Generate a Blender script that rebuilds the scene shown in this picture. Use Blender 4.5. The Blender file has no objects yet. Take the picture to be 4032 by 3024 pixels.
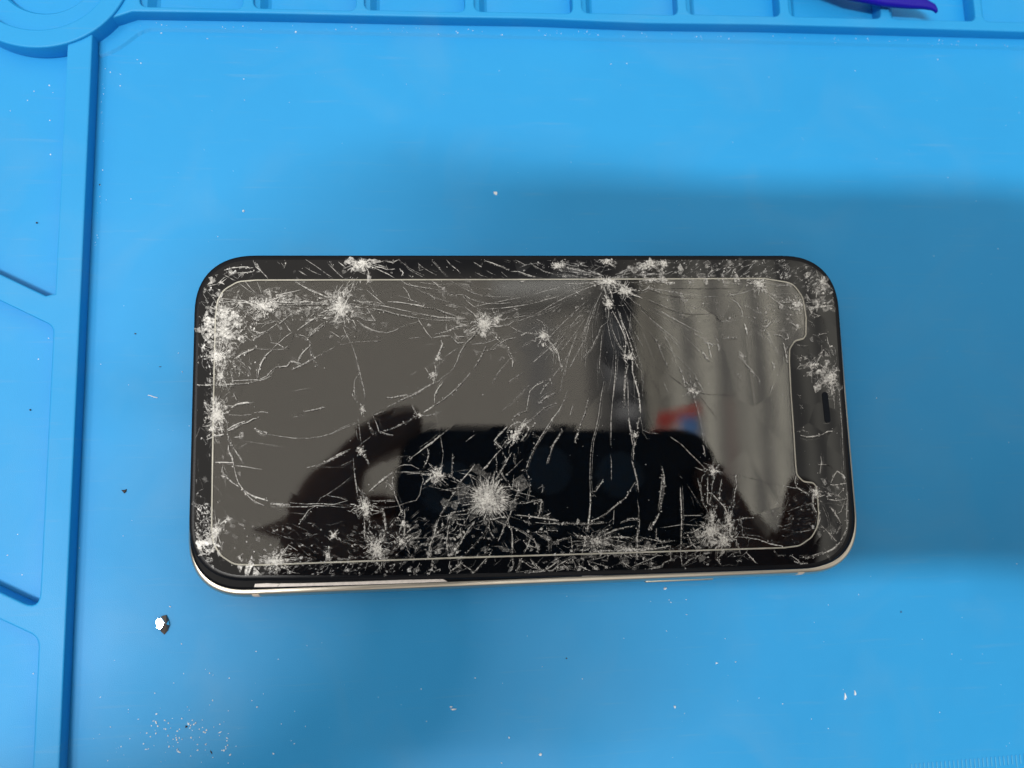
import bpy, bmesh, math, random
from mathutils import Vector, Matrix, noise, geometry

R = math.radians
random.seed(7)
scn = bpy.context.scene
COL = scn.collection

# ------------------------------------------------------------------ camera
ROT = ((0.99604471, 0.01738507, -0.08713602),
       (-0.02874404, 0.990985, -0.13085299),
       (0.0840756, 0.13284007, 0.98756509))
CAMW = Matrix(ROT)                       # columns = camera axes in the world
CPOS = Vector((-0.01864307, -0.01563452, 0.17425589))
FPX = 3033.0
cam = bpy.data.cameras.new("camera")
cam.sensor_width = 36.0
cam.lens = 36.0 * FPX / 4032.0
cam.clip_start = 0.004
cam.clip_end = 60.0
cam.dof.use_dof = True
cam.dof.focus_distance = 0.1675
cam.dof.aperture_fstop = cam.lens / 2.5
camo = bpy.data.objects.new("camera", cam)
camo.matrix_world = Matrix.Translation(CPOS) @ CAMW.to_4x4()
COL.objects.link(camo)
scn.camera = camo


def ray(px, py):
    return (CAMW @ Vector(((px - 2016) / FPX, -(py - 1512) / FPX, -1.0)))


def P(px, py, z):                         # pixel of the photograph -> point on the level z (m)
    d = ray(px, py)
    t = (z - CPOS.z) / d.z
    return CPOS + d * t


MIR = 0.0087


def Q(px, py, z):                         # what the screen mirrors at that pixel, at height z (m)
    p = P(px, py, 2 * MIR - z)
    return Vector((p.x, p.y, z))


# ------------------------------------------------------------------ world (a plain grey-beige room seen only as light and mirror image)
world = bpy.data.worlds.new("World")
scn.world = world
world.use_nodes = True
wt = world.node_tree
wt.nodes.clear()
WN = wt.nodes.new
wl = wt.links.new
tc = WN('ShaderNodeTexCoord')
sep = WN('ShaderNodeSeparateXYZ')
wl(tc.outputs['Generated'], sep.inputs[0])


def wmath(op, a, b=None, c=None, clamp=False):
    n = WN('ShaderNodeMath')
    n.operation = op
    n.use_clamp = clamp
    for i, v in enumerate((a, b, c)):
        if v is None:
            continue
        if isinstance(v, (int, float)):
            n.inputs[i].default_value = v
        else:
            wl(v, n.inputs[i])
    return n.outputs[0]


zz = wmath('MAXIMUM', sep.outputs[2], 0.15)
U = wmath('DIVIDE', sep.outputs[0], zz)
V = wmath('DIVIDE', sep.outputs[1], zz)
UP = wmath('GREATER_THAN', sep.outputs[2], 0.0)


def smooth(x, a, b):                      # smooth step between a and b
    n = WN('ShaderNodeMapRange')
    n.interpolation_type = 'SMOOTHSTEP'
    wl(x, n.inputs[0])
    n.inputs[1].default_value = a
    n.inputs[2].default_value = b
    return n.outputs[0]


def wdir(px, py):                         # far direction mirrored at that pixel
    d = ray(px, py)
    return (d.x / -d.z, d.y / -d.z)


def wbox(x0, x1, y0, y1, s=0.012, skew=0.0):        # soft-edged patch of the room, given in mirror pixels
    u0, _ = wdir(x0, (y0 + y1) / 2)
    u1, _ = wdir(x1, (y0 + y1) / 2)
    _, v1 = wdir((x0 + x1) / 2, y0)
    _, v0 = wdir((x0 + x1) / 2, y1)
    V = globals()['V']
    if skew:
        V = wmath('SUBTRACT', V, wmath('MULTIPLY', wmath('SUBTRACT', U, (u0 + u1) / 2), skew))
    m = wmath('MULTIPLY', smooth(U, u0 - s, u0 + s), smooth(U, u1 + s, u1 - s))
    m = wmath('MULTIPLY', m, wmath('MULTIPLY', smooth(V, v0 - s, v0 + s), smooth(V, v1 + s, v1 - s)))
    return wmath('MULTIPLY', m, UP)


def wmix(base, col, mask, k=1.0):
    n = WN('ShaderNodeMix')
    n.data_type = 'RGBA'
    wl(wmath('MULTIPLY', mask, k), n.inputs[0])
    if isinstance(base, tuple):
        n.inputs[6].default_value = (*base, 1)
    else:
        wl(base, n.inputs[6])
    if isinstance(col, tuple):
        n.inputs[7].default_value = (*col, 1)
    else:
        wl(col, n.inputs[7])
    return n.outputs[2]


c = (0.90, 0.845, 0.765)
# right part of the room: hanging strips, brighter
wv = WN('ShaderNodeTexNoise')
cmb = WN('ShaderNodeCombineXYZ')
wl(wmath('MULTIPLY', U, 16.0), cmb.inputs[0])
wl(wmath('MULTIPLY', V, 1.6), cmb.inputs[1])
wl(cmb.outputs[0], wv.inputs['Vector'])
wv.inputs['Scale'].default_value = 1.0
wv.inputs['Detail'].default_value = 2.0
ramp = WN('ShaderNodeValToRGB')
pleat = wmath('SINE', wmath('ADD', wmath('MULTIPLY', U, 135.0), wmath('MULTIPLY', wv.outputs[0], 9.0)))
wl(wmath('ADD', wmath('MULTIPLY', pleat, 0.30), wmath('MULTIPLY', wv.outputs[0], 0.95)), ramp.inputs[0])
ramp.color_ramp.elements[0].position = 0.22
ramp.color_ramp.elements[0].color = (0.66, 0.64, 0.61, 1)
ramp.color_ramp.elements[1].position = 0.80
ramp.color_ramp.elements[1].color = (1.75, 1.68, 1.48, 1)
c = wmix(c, ramp.outputs[0], wbox(2540, 3900, 1000, 3300, 0.03))
c = wmix(c, (1.0, 0.80, 0.72), wbox(2860, 2905, 1560, 2300, 0.01), .6)
c = wmix(c, (0.75, 0.70, 0.60), wbox(2490, 2620, 1020, 1700, 0.02), .7)
c = wmix(c, (1.45, 1.45, 1.42), wbox(1960, 2290, 1080, 1165, 0.014), .85)
c = wmix(c, (0.16, 0.17, 0.19), wbox(1930, 2330, 1182, 1235, 0.018), .75)
c = wmix(c, (0.42, 0.45, 0.52), wbox(2070, 2170, 1260, 1660, 0.02), .5)
c = wmix(c, (0.06, 0.065, 0.08), wbox(2368, 2520, 1110, 1760, 0.006), .98)
c = wmix(c, (0.20, 0.205, 0.22), wbox(2318, 2375, 1120, 1760, 0.010), .7)
c = wmix(c, (0.62, 0.64, 0.68), wbox(2390, 2470, 1270, 1370, 0.012), .55)
c = wmix(c, (0.85, 0.85, 0.88), wbox(2385, 2465, 1440, 1530, 0.012), .65)
c = wmix(c, (0.95, 0.95, 0.98), wbox(2400, 2500, 1580, 1635, 0.012), .95)
c = wmix(c, (1.25, 0.20, 0.17), wbox(2575, 2740, 1606, 1652, 0.006, .28), .95)
c = wmix(c, (1.0, 0.16, 0.14), wbox(2575, 2650, 1645, 1690, 0.006), .85)
c = wmix(c, (0.16, 0.52, 1.3), wbox(2662, 2732, 1640, 1705, 0.005), .9)
c = wmix(c, (0.16, 0.17, 0.20), wbox(1480, 2400, 700, 1083, 0.014), .8)
c = wmix(c, (0.10, 0.105, 0.12), wmath('SUBTRACT', 1.0, smooth(sep.outputs[2], 0.30, 0.78)), .88)
bg = WN('ShaderNodeBackground')
wl(c, bg.inputs[0])
bg.inputs[1].default_value = 1.02
wo = WN('ShaderNodeOutputWorld')
wl(bg.outputs[0], wo.inputs[0])

# ------------------------------------------------------------------ lamp: one long ceiling tube, low left of the picture
la = bpy.data.lights.new("ceiling_tube", 'AREA')
la.shape = 'RECTANGLE'
la.size = 0.58
la.size_y = 0.07
la.energy = 24.2
la.color = (1.0, 0.975, 0.93)
lo = bpy.data.objects.new("ceiling_tube", la)
LPOS = Vector((-0.34, -0.335, 1.60))
lo.location = LPOS
lo.rotation_euler = (R(-13), R(12), 0)
COL.objects.link(lo)

lb = bpy.data.lights.new("side_tube", 'AREA')
lb.shape = 'RECTANGLE'
lb.size = 0.2
lb.size_y = 0.6
lb.energy = 5.0
lb.color = (1.0, 0.98, 0.94)
lbo = bpy.data.objects.new("side_tube", lb)
lbo.location = (-0.84, 0.03, 1.55)
lbo.rotation_euler = (0, R(-28), 0)
COL.objects.link(lbo)

scn.view_settings.view_transform = 'Standard'
scn.view_settings.look = 'None'
scn.view_settings.exposure = 0.0
scn.view_settings.gamma = 1.0
scn.view_settings.use_curve_mapping = False
scn.render.engine = 'CYCLES'
scn.cycles.max_bounces = 8
scn.cycles.transparent_max_bounces = 24
scn.cycles.caustics_reflective = False
scn.cycles.caustics_refractive = False


# ------------------------------------------------------------------ materials
def newmat(name):
    m = bpy.data.materials.new(name)
    m.use_nodes = True
    nt = m.node_tree
    return m, nt, nt.nodes['Principled BSDF']


def tex(nt, kind, scale, detail=4, coord='Object', **kw):
    t = nt.nodes.new('ShaderNodeTexCoord')
    n = nt.nodes.new(kind)
    nt.links.new(t.outputs[coord], n.inputs['Vector'])
    n.inputs['Scale'].default_value = scale
    if 'Detail' in n.inputs:
        n.inputs['Detail'].default_value = detail
    return n


def rampn(nt, src, stops):
    r = nt.nodes.new('ShaderNodeValToRGB')
    nt.links.new(src, r.inputs[0])
    e = r.color_ramp.elements
    while len(e) < len(stops):
        e.new(0.5)
    for i, (p, col) in enumerate(stops):
        e[i].position = p
        e[i].color = (*col, 1) if len(col) == 3 else col
    return r.outputs[0]


def bump(nt, bs, src, strength, dist):
    b = nt.nodes.new('ShaderNodeBump')
    b.inputs['Strength'].default_value = strength
    b.inputs['Distance'].default_value = dist
    nt.links.new(src, b.inputs['Height'])
    nt.links.new(b.outputs[0], bs.inputs['Normal'])


def simple(name, col, rough=0.5, metal=0.0, ior=1.5, spec=None, noise_amt=0.0, nscale=300):
    m, nt, b = newmat(name)
    b.inputs['Base Color'].default_value = (*col, 1)
    b.inputs['Roughness'].default_value = rough
    b.inputs['Metallic'].default_value = metal
    b.inputs['IOR'].default_value = ior
    if spec is not None:
        b.inputs['Specular IOR Level'].default_value = spec
    if noise_amt:
        n = tex(nt, 'ShaderNodeTexNoise', nscale)
        lo_ = tuple(v * (1 - noise_amt) for v in col)
        hi_ = tuple(min(1, v * (1 + noise_amt)) for v in col)
        nt.links.new(rampn(nt, n.outputs[0], [(0.3, lo_), (0.7, hi_)]), b.inputs['Base Color'])
    return m


# blue silicone
M_mat, nt, b = newmat('blue_silicone')
n1 = tex(nt, 'ShaderNodeTexNoise', 16, 3)
n2 = tex(nt, 'ShaderNodeTexNoise', 160, 6)
mx = nt.nodes.new('ShaderNodeMath')
mx.operation = 'MULTIPLY_ADD'
nt.links.new(n2.outputs[0], mx.inputs[0])
mx.inputs[1].default_value = 0.25
nt.links.new(n1.outputs[0], mx.inputs[2])
clean = rampn(nt, mx.outputs[0], [(0.35, (0.010, 0.282, 0.645)), (0.9, (0.014, 0.312, 0.690))])
sm = tex(nt, 'ShaderNodeTexNoise', 34, 9)
sm.inputs['Distortion'].default_value = 1.2
smr = rampn(nt, sm.outputs[0], [(0.50, (0.0,) * 3), (0.74, (0.12,) * 3)])
mp = nt.nodes.new('ShaderNodeMapping')
tcm = nt.nodes.new('ShaderNodeTexCoord')
mp.inputs['Scale'].default_value = (60, 900, 1)
mp.inputs['Rotation'].default_value = (0, 0, .6)
nt.links.new(tcm.outputs['Object'], mp.inputs[0])
sc = nt.nodes.new('ShaderNodeTexNoise')
sc.inputs['Scale'].default_value = 1.0
sc.inputs['Detail'].default_value = 5
nt.links.new(mp.outputs[0], sc.inputs['Vector'])
scr = rampn(nt, sc.outputs[0], [(0.60, (0.0,) * 3), (0.78, (0.17,) * 3)])
ad = nt.nodes.new('ShaderNodeMath')
ad.operation = 'ADD'
nt.links.new(smr, ad.inputs[0])
nt.links.new(scr, ad.inputs[1])
dm = nt.nodes.new('ShaderNodeMix')
dm.data_type = 'RGBA'
nt.links.new(ad.outputs[0], dm.inputs[0])
nt.links.new(clean, dm.inputs[6])
dm.inputs[7].default_value = (0.16, 0.34, 0.52, 1)
nt.links.new(dm.outputs[2], b.inputs['Base Color'])
n4 = tex(nt, 'ShaderNodeTexNoise', 26, 5)
nt.links.new(rampn(nt, n4.outputs[0], [(0.35, (0.44,) * 3), (0.7, (0.58,) * 3)]), b.inputs['Roughness'])
b.inputs['IOR'].default_value = 1.43
n3 = tex(nt, 'ShaderNodeTexNoise', 5200, 3)
bump(nt, b, n3.outputs[0], 0.32, 0.00012)

M_gold = simple('pale_gold_steel', (0.60, 0.56, 0.48), 0.32, 0.9, noise_amt=0.05, nscale=120)
M_band = simple('cream_antenna_plastic', (0.80, 0.66, 0.52), 0.45)
M_cream = simple('cream_adhesive', (0.86, 0.80, 0.76), 0.4, noise_amt=0.1, nscale=900)
M_black = simple('black_gasket', (0.004, 0.0045, 0.006), 0.5, spec=.12, noise_amt=0.3, nscale=900)
M_mesh = simple('speaker_mesh', (0.010, 0.013, 0.019), 0.7, spec=.1)

# cracked display glass: black, mirror smooth, pieces slightly out of level
def tilt_normals(nt, scale, amount, warp=0.0):
    t = nt.nodes.new('ShaderNodeTexCoord')
    v = nt.nodes.new('ShaderNodeTexVoronoi')
    v.feature = 'F1'
    v.inputs['Scale'].default_value = scale
    v.inputs['Randomness'].default_value = 1.0
    nt.links.new(t.outputs['Object'], v.inputs['Vector'])
    s = nt.nodes.new('ShaderNodeVectorMath')
    s.operation = 'SUBTRACT'
    nt.links.new(v.outputs['Color'], s.inputs[0])
    s.inputs[1].default_value = (0.5, 0.5, 0.5)
    k = nt.nodes.new('ShaderNodeVectorMath')
    k.operation = 'SCALE'
    nt.links.new(s.outputs[0], k.inputs[0])
    k.inputs['Scale'].default_value = amount
    g = nt.nodes.new('ShaderNodeNewGeometry')
    a = nt.nodes.new('ShaderNodeVectorMath')
    a.operation = 'ADD'
    nt.links.new(g.outputs['Normal'], a.inputs[0])
    nt.links.new(k.outputs[0], a.inputs[1])
    nz = nt.nodes.new('ShaderNodeVectorMath')
    nz.operation = 'NORMALIZE'
    nt.links.new(a.outputs[0], nz.inputs[0])
    return nz.outputs[0]


M_glass, nt, b = newmat('black_display_glass')
b.inputs['Base Color'].default_value = (0.004, 0.0045, 0.006, 1)
b.inputs['Roughness'].default_value = 0.01
b.inputs['IOR'].default_value = 1.43
nt.links.new(tilt_normals(nt, 110, 0.010), b.inputs['Normal'])

M_edge = simple('glass_edge', (0.006, 0.007, 0.010), 0.26, spec=.16)

# screen protector film: clear, glossy
M_film = bpy.data.materials.new('clear_film')
M_film.use_nodes = True
nt = M_film.node_tree
nt.nodes.clear()
out = nt.nodes.new('ShaderNodeOutputMaterial')
mixs = nt.nodes.new('ShaderNodeMixShader')
tr = nt.nodes.new('ShaderNodeBsdfTransparent')
tr.inputs[0].default_value = (0.99, 0.985, 0.97, 1)
gl = nt.nodes.new('ShaderNodeBsdfGlossy')
gl.inputs['Color'].default_value = (1.0, 0.985, 0.95, 1)
ng = tex(nt, 'ShaderNodeTexNoise', 90, 5)
nt.links.new(rampn(nt, ng.outputs[0], [(0.45, (0.0,) * 3), (0.85, (0.02,) * 3)]), gl.inputs['Roughness'])
fr = nt.nodes.new('ShaderNodeFresnel')
fr.inputs[0].default_value = 1.52
tn = tilt_normals(nt, 62, 0.009)
nt.links.new(tn, gl.inputs['Normal'])
nt.links.new(fr.outputs[0], mixs.inputs[0])
nt.links.new(tr.outputs[0], mixs.inputs[1])
nt.links.new(gl.outputs[0], mixs.inputs[2])
nt.links.new(mixs.outputs[0], out.inputs[0])

# protector rim: ground edge
M_rim = bpy.data.materials.new('ground_film_edge')
M_rim.use_nodes = True
nt = M_rim.node_tree
b = nt.nodes['Principled BSDF']
b.inputs['Base Color'].default_value = (0.80, 0.78, 0.68, 1)
b.inputs['Roughness'].default_value = 0.25
trn = nt.nodes.new('ShaderNodeBsdfTransparent')
mi = nt.nodes.new('ShaderNodeMixShader')
nr = tex(nt, 'ShaderNodeTexNoise', 260, 4)
nt.links.new(rampn(nt, nr.outputs[0], [(0.3, (0.7,) * 3), (0.7, (1.0,) * 3)]), mi.inputs[0])
nt.links.new(trn.outputs[0], mi.inputs[1])
nt.links.new(b.outputs[0], mi.inputs[2])
nt.links.new(mi.outputs[0], nt.nodes['Material Output'].inputs[0])


# crushed glass in the cracks: white where dense, clear where thin, patchy at random
def crackmat(name, col, gain):
    m = bpy.data.materials.new(name)
    m.use_nodes = True
    nt = m.node_tree
    b = nt.nodes['Principled BSDF']
    b.inputs['Base Color'].default_value = (*col, 1)
    b.inputs['Roughness'].default_value = 0.22
    b.inputs['IOR'].default_value = 1.55
    at = nt.nodes.new('ShaderNodeAttribute')
    at.attribute_name = 'dens'
    nn = tex(nt, 'ShaderNodeTexNoise', 1700, 5)
    rr = rampn(nt, nn.outputs[0], [(0.36, (0.12,) * 3), (0.62, (1.0,) * 3)])
    mm = nt.nodes.new('ShaderNodeMath')
    mm.operation = 'MULTIPLY'
    nt.links.new(at.outputs['Fac'], mm.inputs[0])
    nt.links.new(rr, mm.inputs[1])
    m2 = nt.nodes.new('ShaderNodeMath')
    m2.operation = 'MULTIPLY'
    m2.use_clamp = True
    nt.links.new(mm.outputs[0], m2.inputs[0])
    m2.inputs[1].default_value = gain
    tr = nt.nodes.new('ShaderNodeBsdfTransparent')
    mi = nt.nodes.new('ShaderNodeMixShader')
    nt.links.new(m2.outputs[0], mi.inputs[0])
    nt.links.new(tr.outputs[0], mi.inputs[1])
    nt.links.new(b.outputs[0], mi.inputs[2])
    nt.links.new(mi.outputs[0], nt.nodes['Material Output'].inputs[0])
    return m


M_crack = crackmat('crushed_glass', (0.95, 0.945, 0.92), 2.0)
M_crackc = crackmat('crushed_glass_cool', (0.95, 0.955, 0.95), 1.9)
M_dark = crackmat('dark_fissure', (0.03, 0.028, 0.024), 1.1)


# ------------------------------------------------------------------ helpers
def tag(o, label=None, cat=None, group=None, kind=None):
    for k, v in (('label', label), ('category', cat), ('group', group), ('kind', kind)):
        if v:
            o[k] = v
    return o


def link(name, me, mats, parent=None, smooth_=False):
    o = bpy.data.objects.new(name, me)
    for m in (mats if isinstance(mats, (list, tuple)) else [mats]):
        me.materials.append(m)
    if smooth_:
        for p in me.polygons:
            p.use_smooth = True
    COL.objects.link(o)
    if parent is not None:
        o.parent = parent
    return o


def bm2me(name, bm):
    me = bpy.data.meshes.new(name)
    bm.normal_update()
    bm.to_mesh(me)
    bm.free()
    return me


def curve_slab(name, loops, z0, z1, bev, mats, parent=None, res=3):
    """flat slab with holes from closed 2-D loops (mm), rounded rims"""
    cu = bpy.data.curves.new(name, 'CURVE')
    cu.dimensions = '2D'
    cu.fill_mode = 'BOTH'
    h = (z1 - z0) / 2
    cu.extrude = h - bev
    cu.bevel_depth = bev
    cu.bevel_resolution = res
    cu.offset = -bev
    for lp in loops:
        s = cu.splines.new('POLY')
        s.points.add(len(lp) - 1)
        for i, (x, y) in enumerate(lp):
            s.points[i].co = (x, y, 0, 1)
        s.use_cyclic_u = True
    tmp = bpy.data.objects.new(name + '_c', cu)
    COL.objects.link(tmp)
    dg = bpy.context.evaluated_depsgraph_get()
    me = bpy.data.meshes.new_from_object(tmp.evaluated_get(dg))
    bpy.data.objects.remove(tmp)
    for v in me.vertices:
        v.co.z += (z0 + z1) / 2
    me.name = name
    me.materials.clear()
    o = link(name, me, mats, parent)
    return o


def rrect(x0, x1, y0, y1, r, n=8, ccw=True):
    pts = []
    for cx, cy, a0 in ((x1 - r, y0 + r, -90), (x1 - r, y1 - r, 0), (x0 + r, y1 - r, 90), (x0 + r, y0 + r, 180)):
        for i in range(n + 1):
            a = R(a0 + 90 * i / n)
            pts.append((cx + r * math.cos(a), cy + r * math.sin(a)))
    return pts if ccw else pts[::-1]


def squircle(x0, x1, y0, y1, r, n=18, e=2.45):
    pts = []
    for cx, cy, a0 in ((x1 - r, y0 + r, -90), (x1 - r, y1 - r, 0), (x0 + r, y1 - r, 90), (x0 + r, y0 + r, 180)):
        for i in range(n + 1):
            a = R(a0 + 90 * i / n)
            ca, sa = math.cos(a), math.sin(a)
            pts.append((cx + r * math.copysign(abs(ca) ** (2 / e), ca), cy + r * math.copysign(abs(sa) ** (2 / e), sa)))
    return pts


def roundpoly(pts, r, n=6):
    """round each corner of a polygon; r may be a list"""
    out = []
    N = len(pts)
    for i in range(N):
        rr = r[i] if isinstance(r, (list, tuple)) else r
        a, b_, c_ = Vector(pts[i - 1]), Vector(pts[i]), Vector(pts[(i + 1) % N])
        u, v = (a - b_), (c_ - b_)
        lu, lv = u.length, v.length
        u.normalize()
        v.normalize()
        ang = u.angle(v)
        if rr < 1e-9 or ang > 3.05:
            out.append(tuple(b_))
            continue
        t = min(rr / math.tan(ang / 2), lu * .48, lv * .48)
        p0, p2 = b_ + u * t, b_ + v * t
        for k in range(n + 1):
            s = k / n
            q = p0 * (1 - s) ** 2 + b_ * 2 * s * (1 - s) + p2 * s * s
            out.append(tuple(q))
    return out


def inset_loop(pts, d):
    N = len(pts)
    out = []
    for i in range(N):
        a, b_, c_ = Vector(pts[i - 1]), Vector(pts[i]), Vector(pts[(i + 1) % N])
        e1, e2 = (b_ - a), (c_ - b_)
        if e1.length < 1e-7:
            e1 = e2
        if e2.length < 1e-7:
            e2 = e1
        n1 = Vector((-e1.y, e1.x)).normalized()
        n2 = Vector((-e2.y, e2.x)).normalized()
        nn = (n1 + n2)
        nn = nn.normalized() if nn.length > 1e-6 else n1
        k = 1 / max(0.6, nn.dot(n1))
        out.append(tuple(b_ + nn * d * k))
    return out


def loft(name, outline, prof, mats, parent=None, capmat=0, sidemat=0, cap_bottom=True, smooth_=True):
    """closed outline swept up through (inset, z) steps; top cap is one flat face"""
    bm = bmesh.new()
    rings = []
    for d, z in prof:
        lp = inset_loop(outline, d) if abs(d) > 1e-9 else outline
        rings.append([bm.verts.new((x, y, z)) for x, y in lp])
    N = len(outline)
    for a, b_ in zip(rings, rings[1:]):
        for i in range(N):
            f = bm.faces.new((a[i], a[(i + 1) % N], b_[(i + 1) % N], b_[i]))
            f.smooth = smooth_
            f.material_index = sidemat
    top = [bm.verts.new(v.co) for v in rings[-1]]
    f = bm.faces.new(top)
    f.material_index = capmat
    if cap_bottom:
        bot = [bm.verts.new(v.co) for v in rings[0]][::-1]
        f = bm.faces.new(bot)
        f.material_index = sidemat
    return link(name, bm2me(name, bm), mats, parent)


MM = 0.001


def mm(pts):
    return [(x * MM, y * MM) for x, y in pts]


# ------------------------------------------------------------------ table
bm = bmesh.new()
bmesh.ops.create_cube(bm, size=1)
for v in bm.verts:
    v.co = Vector((v.co.x * 1.5, v.co.y * 0.9 + 0.02, v.co.z * 0.03 - 0.0172))
M_table = simple('grey_tabletop', (0.35, 0.34, 0.32), 0.5, noise_amt=0.1, nscale=30)
tag(link('tabletop', bm2me('tabletop', bm), M_table), kind='structure')

# ------------------------------------------------------------------ silicone mat
mat = bpy.data.objects.new('repair_mat', None)
COL.objects.link(mat)
tag(mat, 'large blue silicone repair mat with raised ridges and storage pockets, under the broken phone', 'mat')
base = loft('base_sheet', mm(rrect(-168, 196, -142, 152, 6)), [(0.0005, -0.0022), (0, -0.0018), (0, -0.0004), (0.0004, 0.0)], M_mat, mat)

CX, CY = -109.0, 105.3
holes = []
# work area outline, clockwise from bottom left
arc = []
for k in range(0, 15):
    a = R(-53.5 + (k / 14) * 15.5)
    arc.append((CX + 20.4 * math.cos(a), CY + 20.4 * math.sin(a)))
top_y = [(-88.5, 94.6), (-60, 94.9), (-20, 95.0), (2, 95.2), (8, 95.15), (20, 94.9), (32, 94.75), (60, 95.1), (100, 95.0), (186, 94.6)]
# arc runs from the left edge up to where it meets the straight top
arc = [(-97.0, CY - math.sqrt(20.4 ** 2 - 12.0 ** 2))]
a0 = math.atan2(arc[0][1] - CY, arc[0][0] - CX)
a1 = R(-37.5)
for k in range(1, 13):
    a = a0 + (a1 - a0) * k / 12
    arc.append((CX + 20.4 * math.cos(a), CY + 20.4 * math.sin(a)))
work = [(-97, -132)] + arc + top_y + [(186, -132)]
holes.append(work[::-1])
# ledge of the work area
# left compartments
XL, XR = -158.0, -102.3
sl = -0.505                               # slope of the dividers


def yd(x, yr):
    return yr + (x - XR) * sl


arcA = []
for k in range(0, 25):
    a = R(200 + (289.3 - 200) * k / 24)
    arcA.append((CX + 20.4 * math.cos(a), CY + 20.4 * math.sin(a)))
compA = roundpoly([(XR, 27.2), (XR, 84.6)], 0) if False else None
polyA = [(XL, yd(XL, 27.0)), (XR - 1.9, yd(XR - 1.9, 27.0)), (XR, 28.4), (XR, CY - math.sqrt(20.4 ** 2 - 6.7 ** 2) - .0)] + \
    [(CX + 20.4 * math.cos(R(a)), CY + 20.4 * math.sin(R(a))) for a in range(285, 195, -4)] + [(XL, 98)]
holes.append(polyA[::-1])
polyB = roundpoly([(XL, yd(XL, -38.0)), (XR, -38.2), (XR, 21.2), (XL, yd(XL, 21.6))], [2, 2.2, 2.6, 2])
holes.append(polyB[::-1])
polyC = roundpoly([(XL, -132), (XR + .4, -132), (XR + .2, -43.6), (XL, yd(XL, -43.6))], [2, 2.2, 3.2, 2])
holes.append(polyC[::-1])
# pockets along the top
pk = [(-86.9, -63.9), (-61.4, -37.9), (-35.9, -12.3), (-10.0, 13.7), (16.0, 39.7), (42.0, 65.6), (68.0, 91.8), (94.1, 116.8), (118.8, 142), (144, 167)]
pocket_loops = []
for i, (x0, x1) in enumerate(pk):
    yb = 95.9 + min(1.6, .3 * i)
    lp = roundpoly([(x0, yb), (x1, yb), (x1, 130), (x0, 130)], 1.8)
    pocket_loops.append((x0, x1, yb))
    holes.append(lp[::-1])
ring_in = [(CX + 16.2 * math.cos(R(a)), CY + 16.2 * math.sin(R(a))) for a in range(0, 360, 4)]
holes.append(ring_in[::-1])
outer = rrect(-167, 195, -141, 151, 6)
ZR = 0.0040
curve_slab('raised_border', [mm(outer)] + [mm(h) for h in holes], -0.0001, ZR, 0.00042, M_mat, mat, res=3)
for p in bpy.data.objects['raised_border'].data.polygons:
    p.use_smooth = abs(p.normal.z) < 0.98


def slabpoly(name, pts, zs, parent, m=M_mat):
    """solid with given top heights, bottom at -0.1 mm"""
    bm = bmesh.new()
    top = [bm.verts.new((x * MM, y * MM, z * MM)) for (x, y), z in zip(pts, zs)]
    bot = [bm.verts.new((x * MM, y * MM, -0.0002)) for x, y in pts]
    N = len(pts)
    bm.faces.new(top)
    bm.faces.new(bot[::-1])
    for i in range(N):
        bm.faces.new((top[i - 1], bot[i - 1], bot[i], top[i]))
    bmesh.ops.recalc_face_normals(bm, faces=bm.faces)
    return link(name, bm2me(name, bm), m, parent)


# dish ring steps inside the round tray
def ringstep(r0, r1, z):
    bm = bmesh.new()
    N = 96
    prof = [(r1, -0.1), (r1, z), (r0 + .5, z), (r0, z - .5), (r0 - 0.3, -0.1)]
    vs = [[bm.verts.new(((CX + .3 + r * math.cos(2 * math.pi * k / N)) * MM, (CY + .6 + r * math.sin(2 * math.pi * k / N)) * MM, q * MM)) for r, q in prof] for k in range(N)]
    for k in range(N):
        for j in range(len(prof) - 1):
            f = bm.faces.new((vs[k][j], vs[(k + 1) % N][j], vs[(k + 1) % N][j + 1], vs[k][j + 1]))
            f.smooth = False
    bmesh.ops.recalc_face_normals(bm, faces=bm.faces)
    return link('round_tray_step', bm2me('round_tray_step', bm), M_mat, mat)


ringstep(10.9, 17.2, 2.1)
rim = [(CX + 20.45 * math.cos(R(a)), CY + 20.45 * math.sin(R(a))) for a in range(0, 360, 3)]
rimi = [(CX + 16.1 * math.cos(R(a)), CY + 16.1 * math.sin(R(a))) for a in range(0, 360, 3)]
curve_slab('round_tray_rim', [mm(rim), mm(rimi[::-1])], 0.0001, 0.0047, 0.0004, M_mat, mat)
for p in bpy.data.objects['round_tray_rim'].data.polygons:
    p.use_smooth = abs(p.normal.z) < 0.98
# low ledge along the top of the work area and round the tray
led = [(-96.9, 88.85)] + [(x, y) for x, y in arc[1:]] + top_y
inner = [(186, 92.7), (100, 92.9), (60, 93.0), (20, 92.8), (-20, 93.0), (-60, 92.9), (-85.6, 92.8), (-87.2, 92.3), (-88.6, 91.5), (-90.3, 89.9), (-92.2, 88.3), (-94.4, 86.9), (-96.9, 85.9)]
ledp = led + inner
bm = bmesh.new()
tv = [bm.verts.new((x * MM, y * MM, 0.0006)) for x, y in led] + [bm.verts.new((x * MM, y * MM, 0.00045)) for x, y in inner]
bv = [bm.verts.new((x * MM, y * MM, -0.0002)) for x, y in [(x, y) for x, y in led] + [(x + (.25 if x < -88 else 0), y - .9) for x, y in inner]]
f = bm.faces.new(tv)
for i in range(len(tv)):
    bm.faces.new((tv[i - 1], bv[i - 1], bv[i], tv[i]))
bmesh.ops.recalc_face_normals(bm, faces=bm.faces)
bmesh.ops.triangulate(bm, faces=[f])
link('inner_ledge', bm2me('inner_ledge', bm), M_mat, mat)
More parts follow.
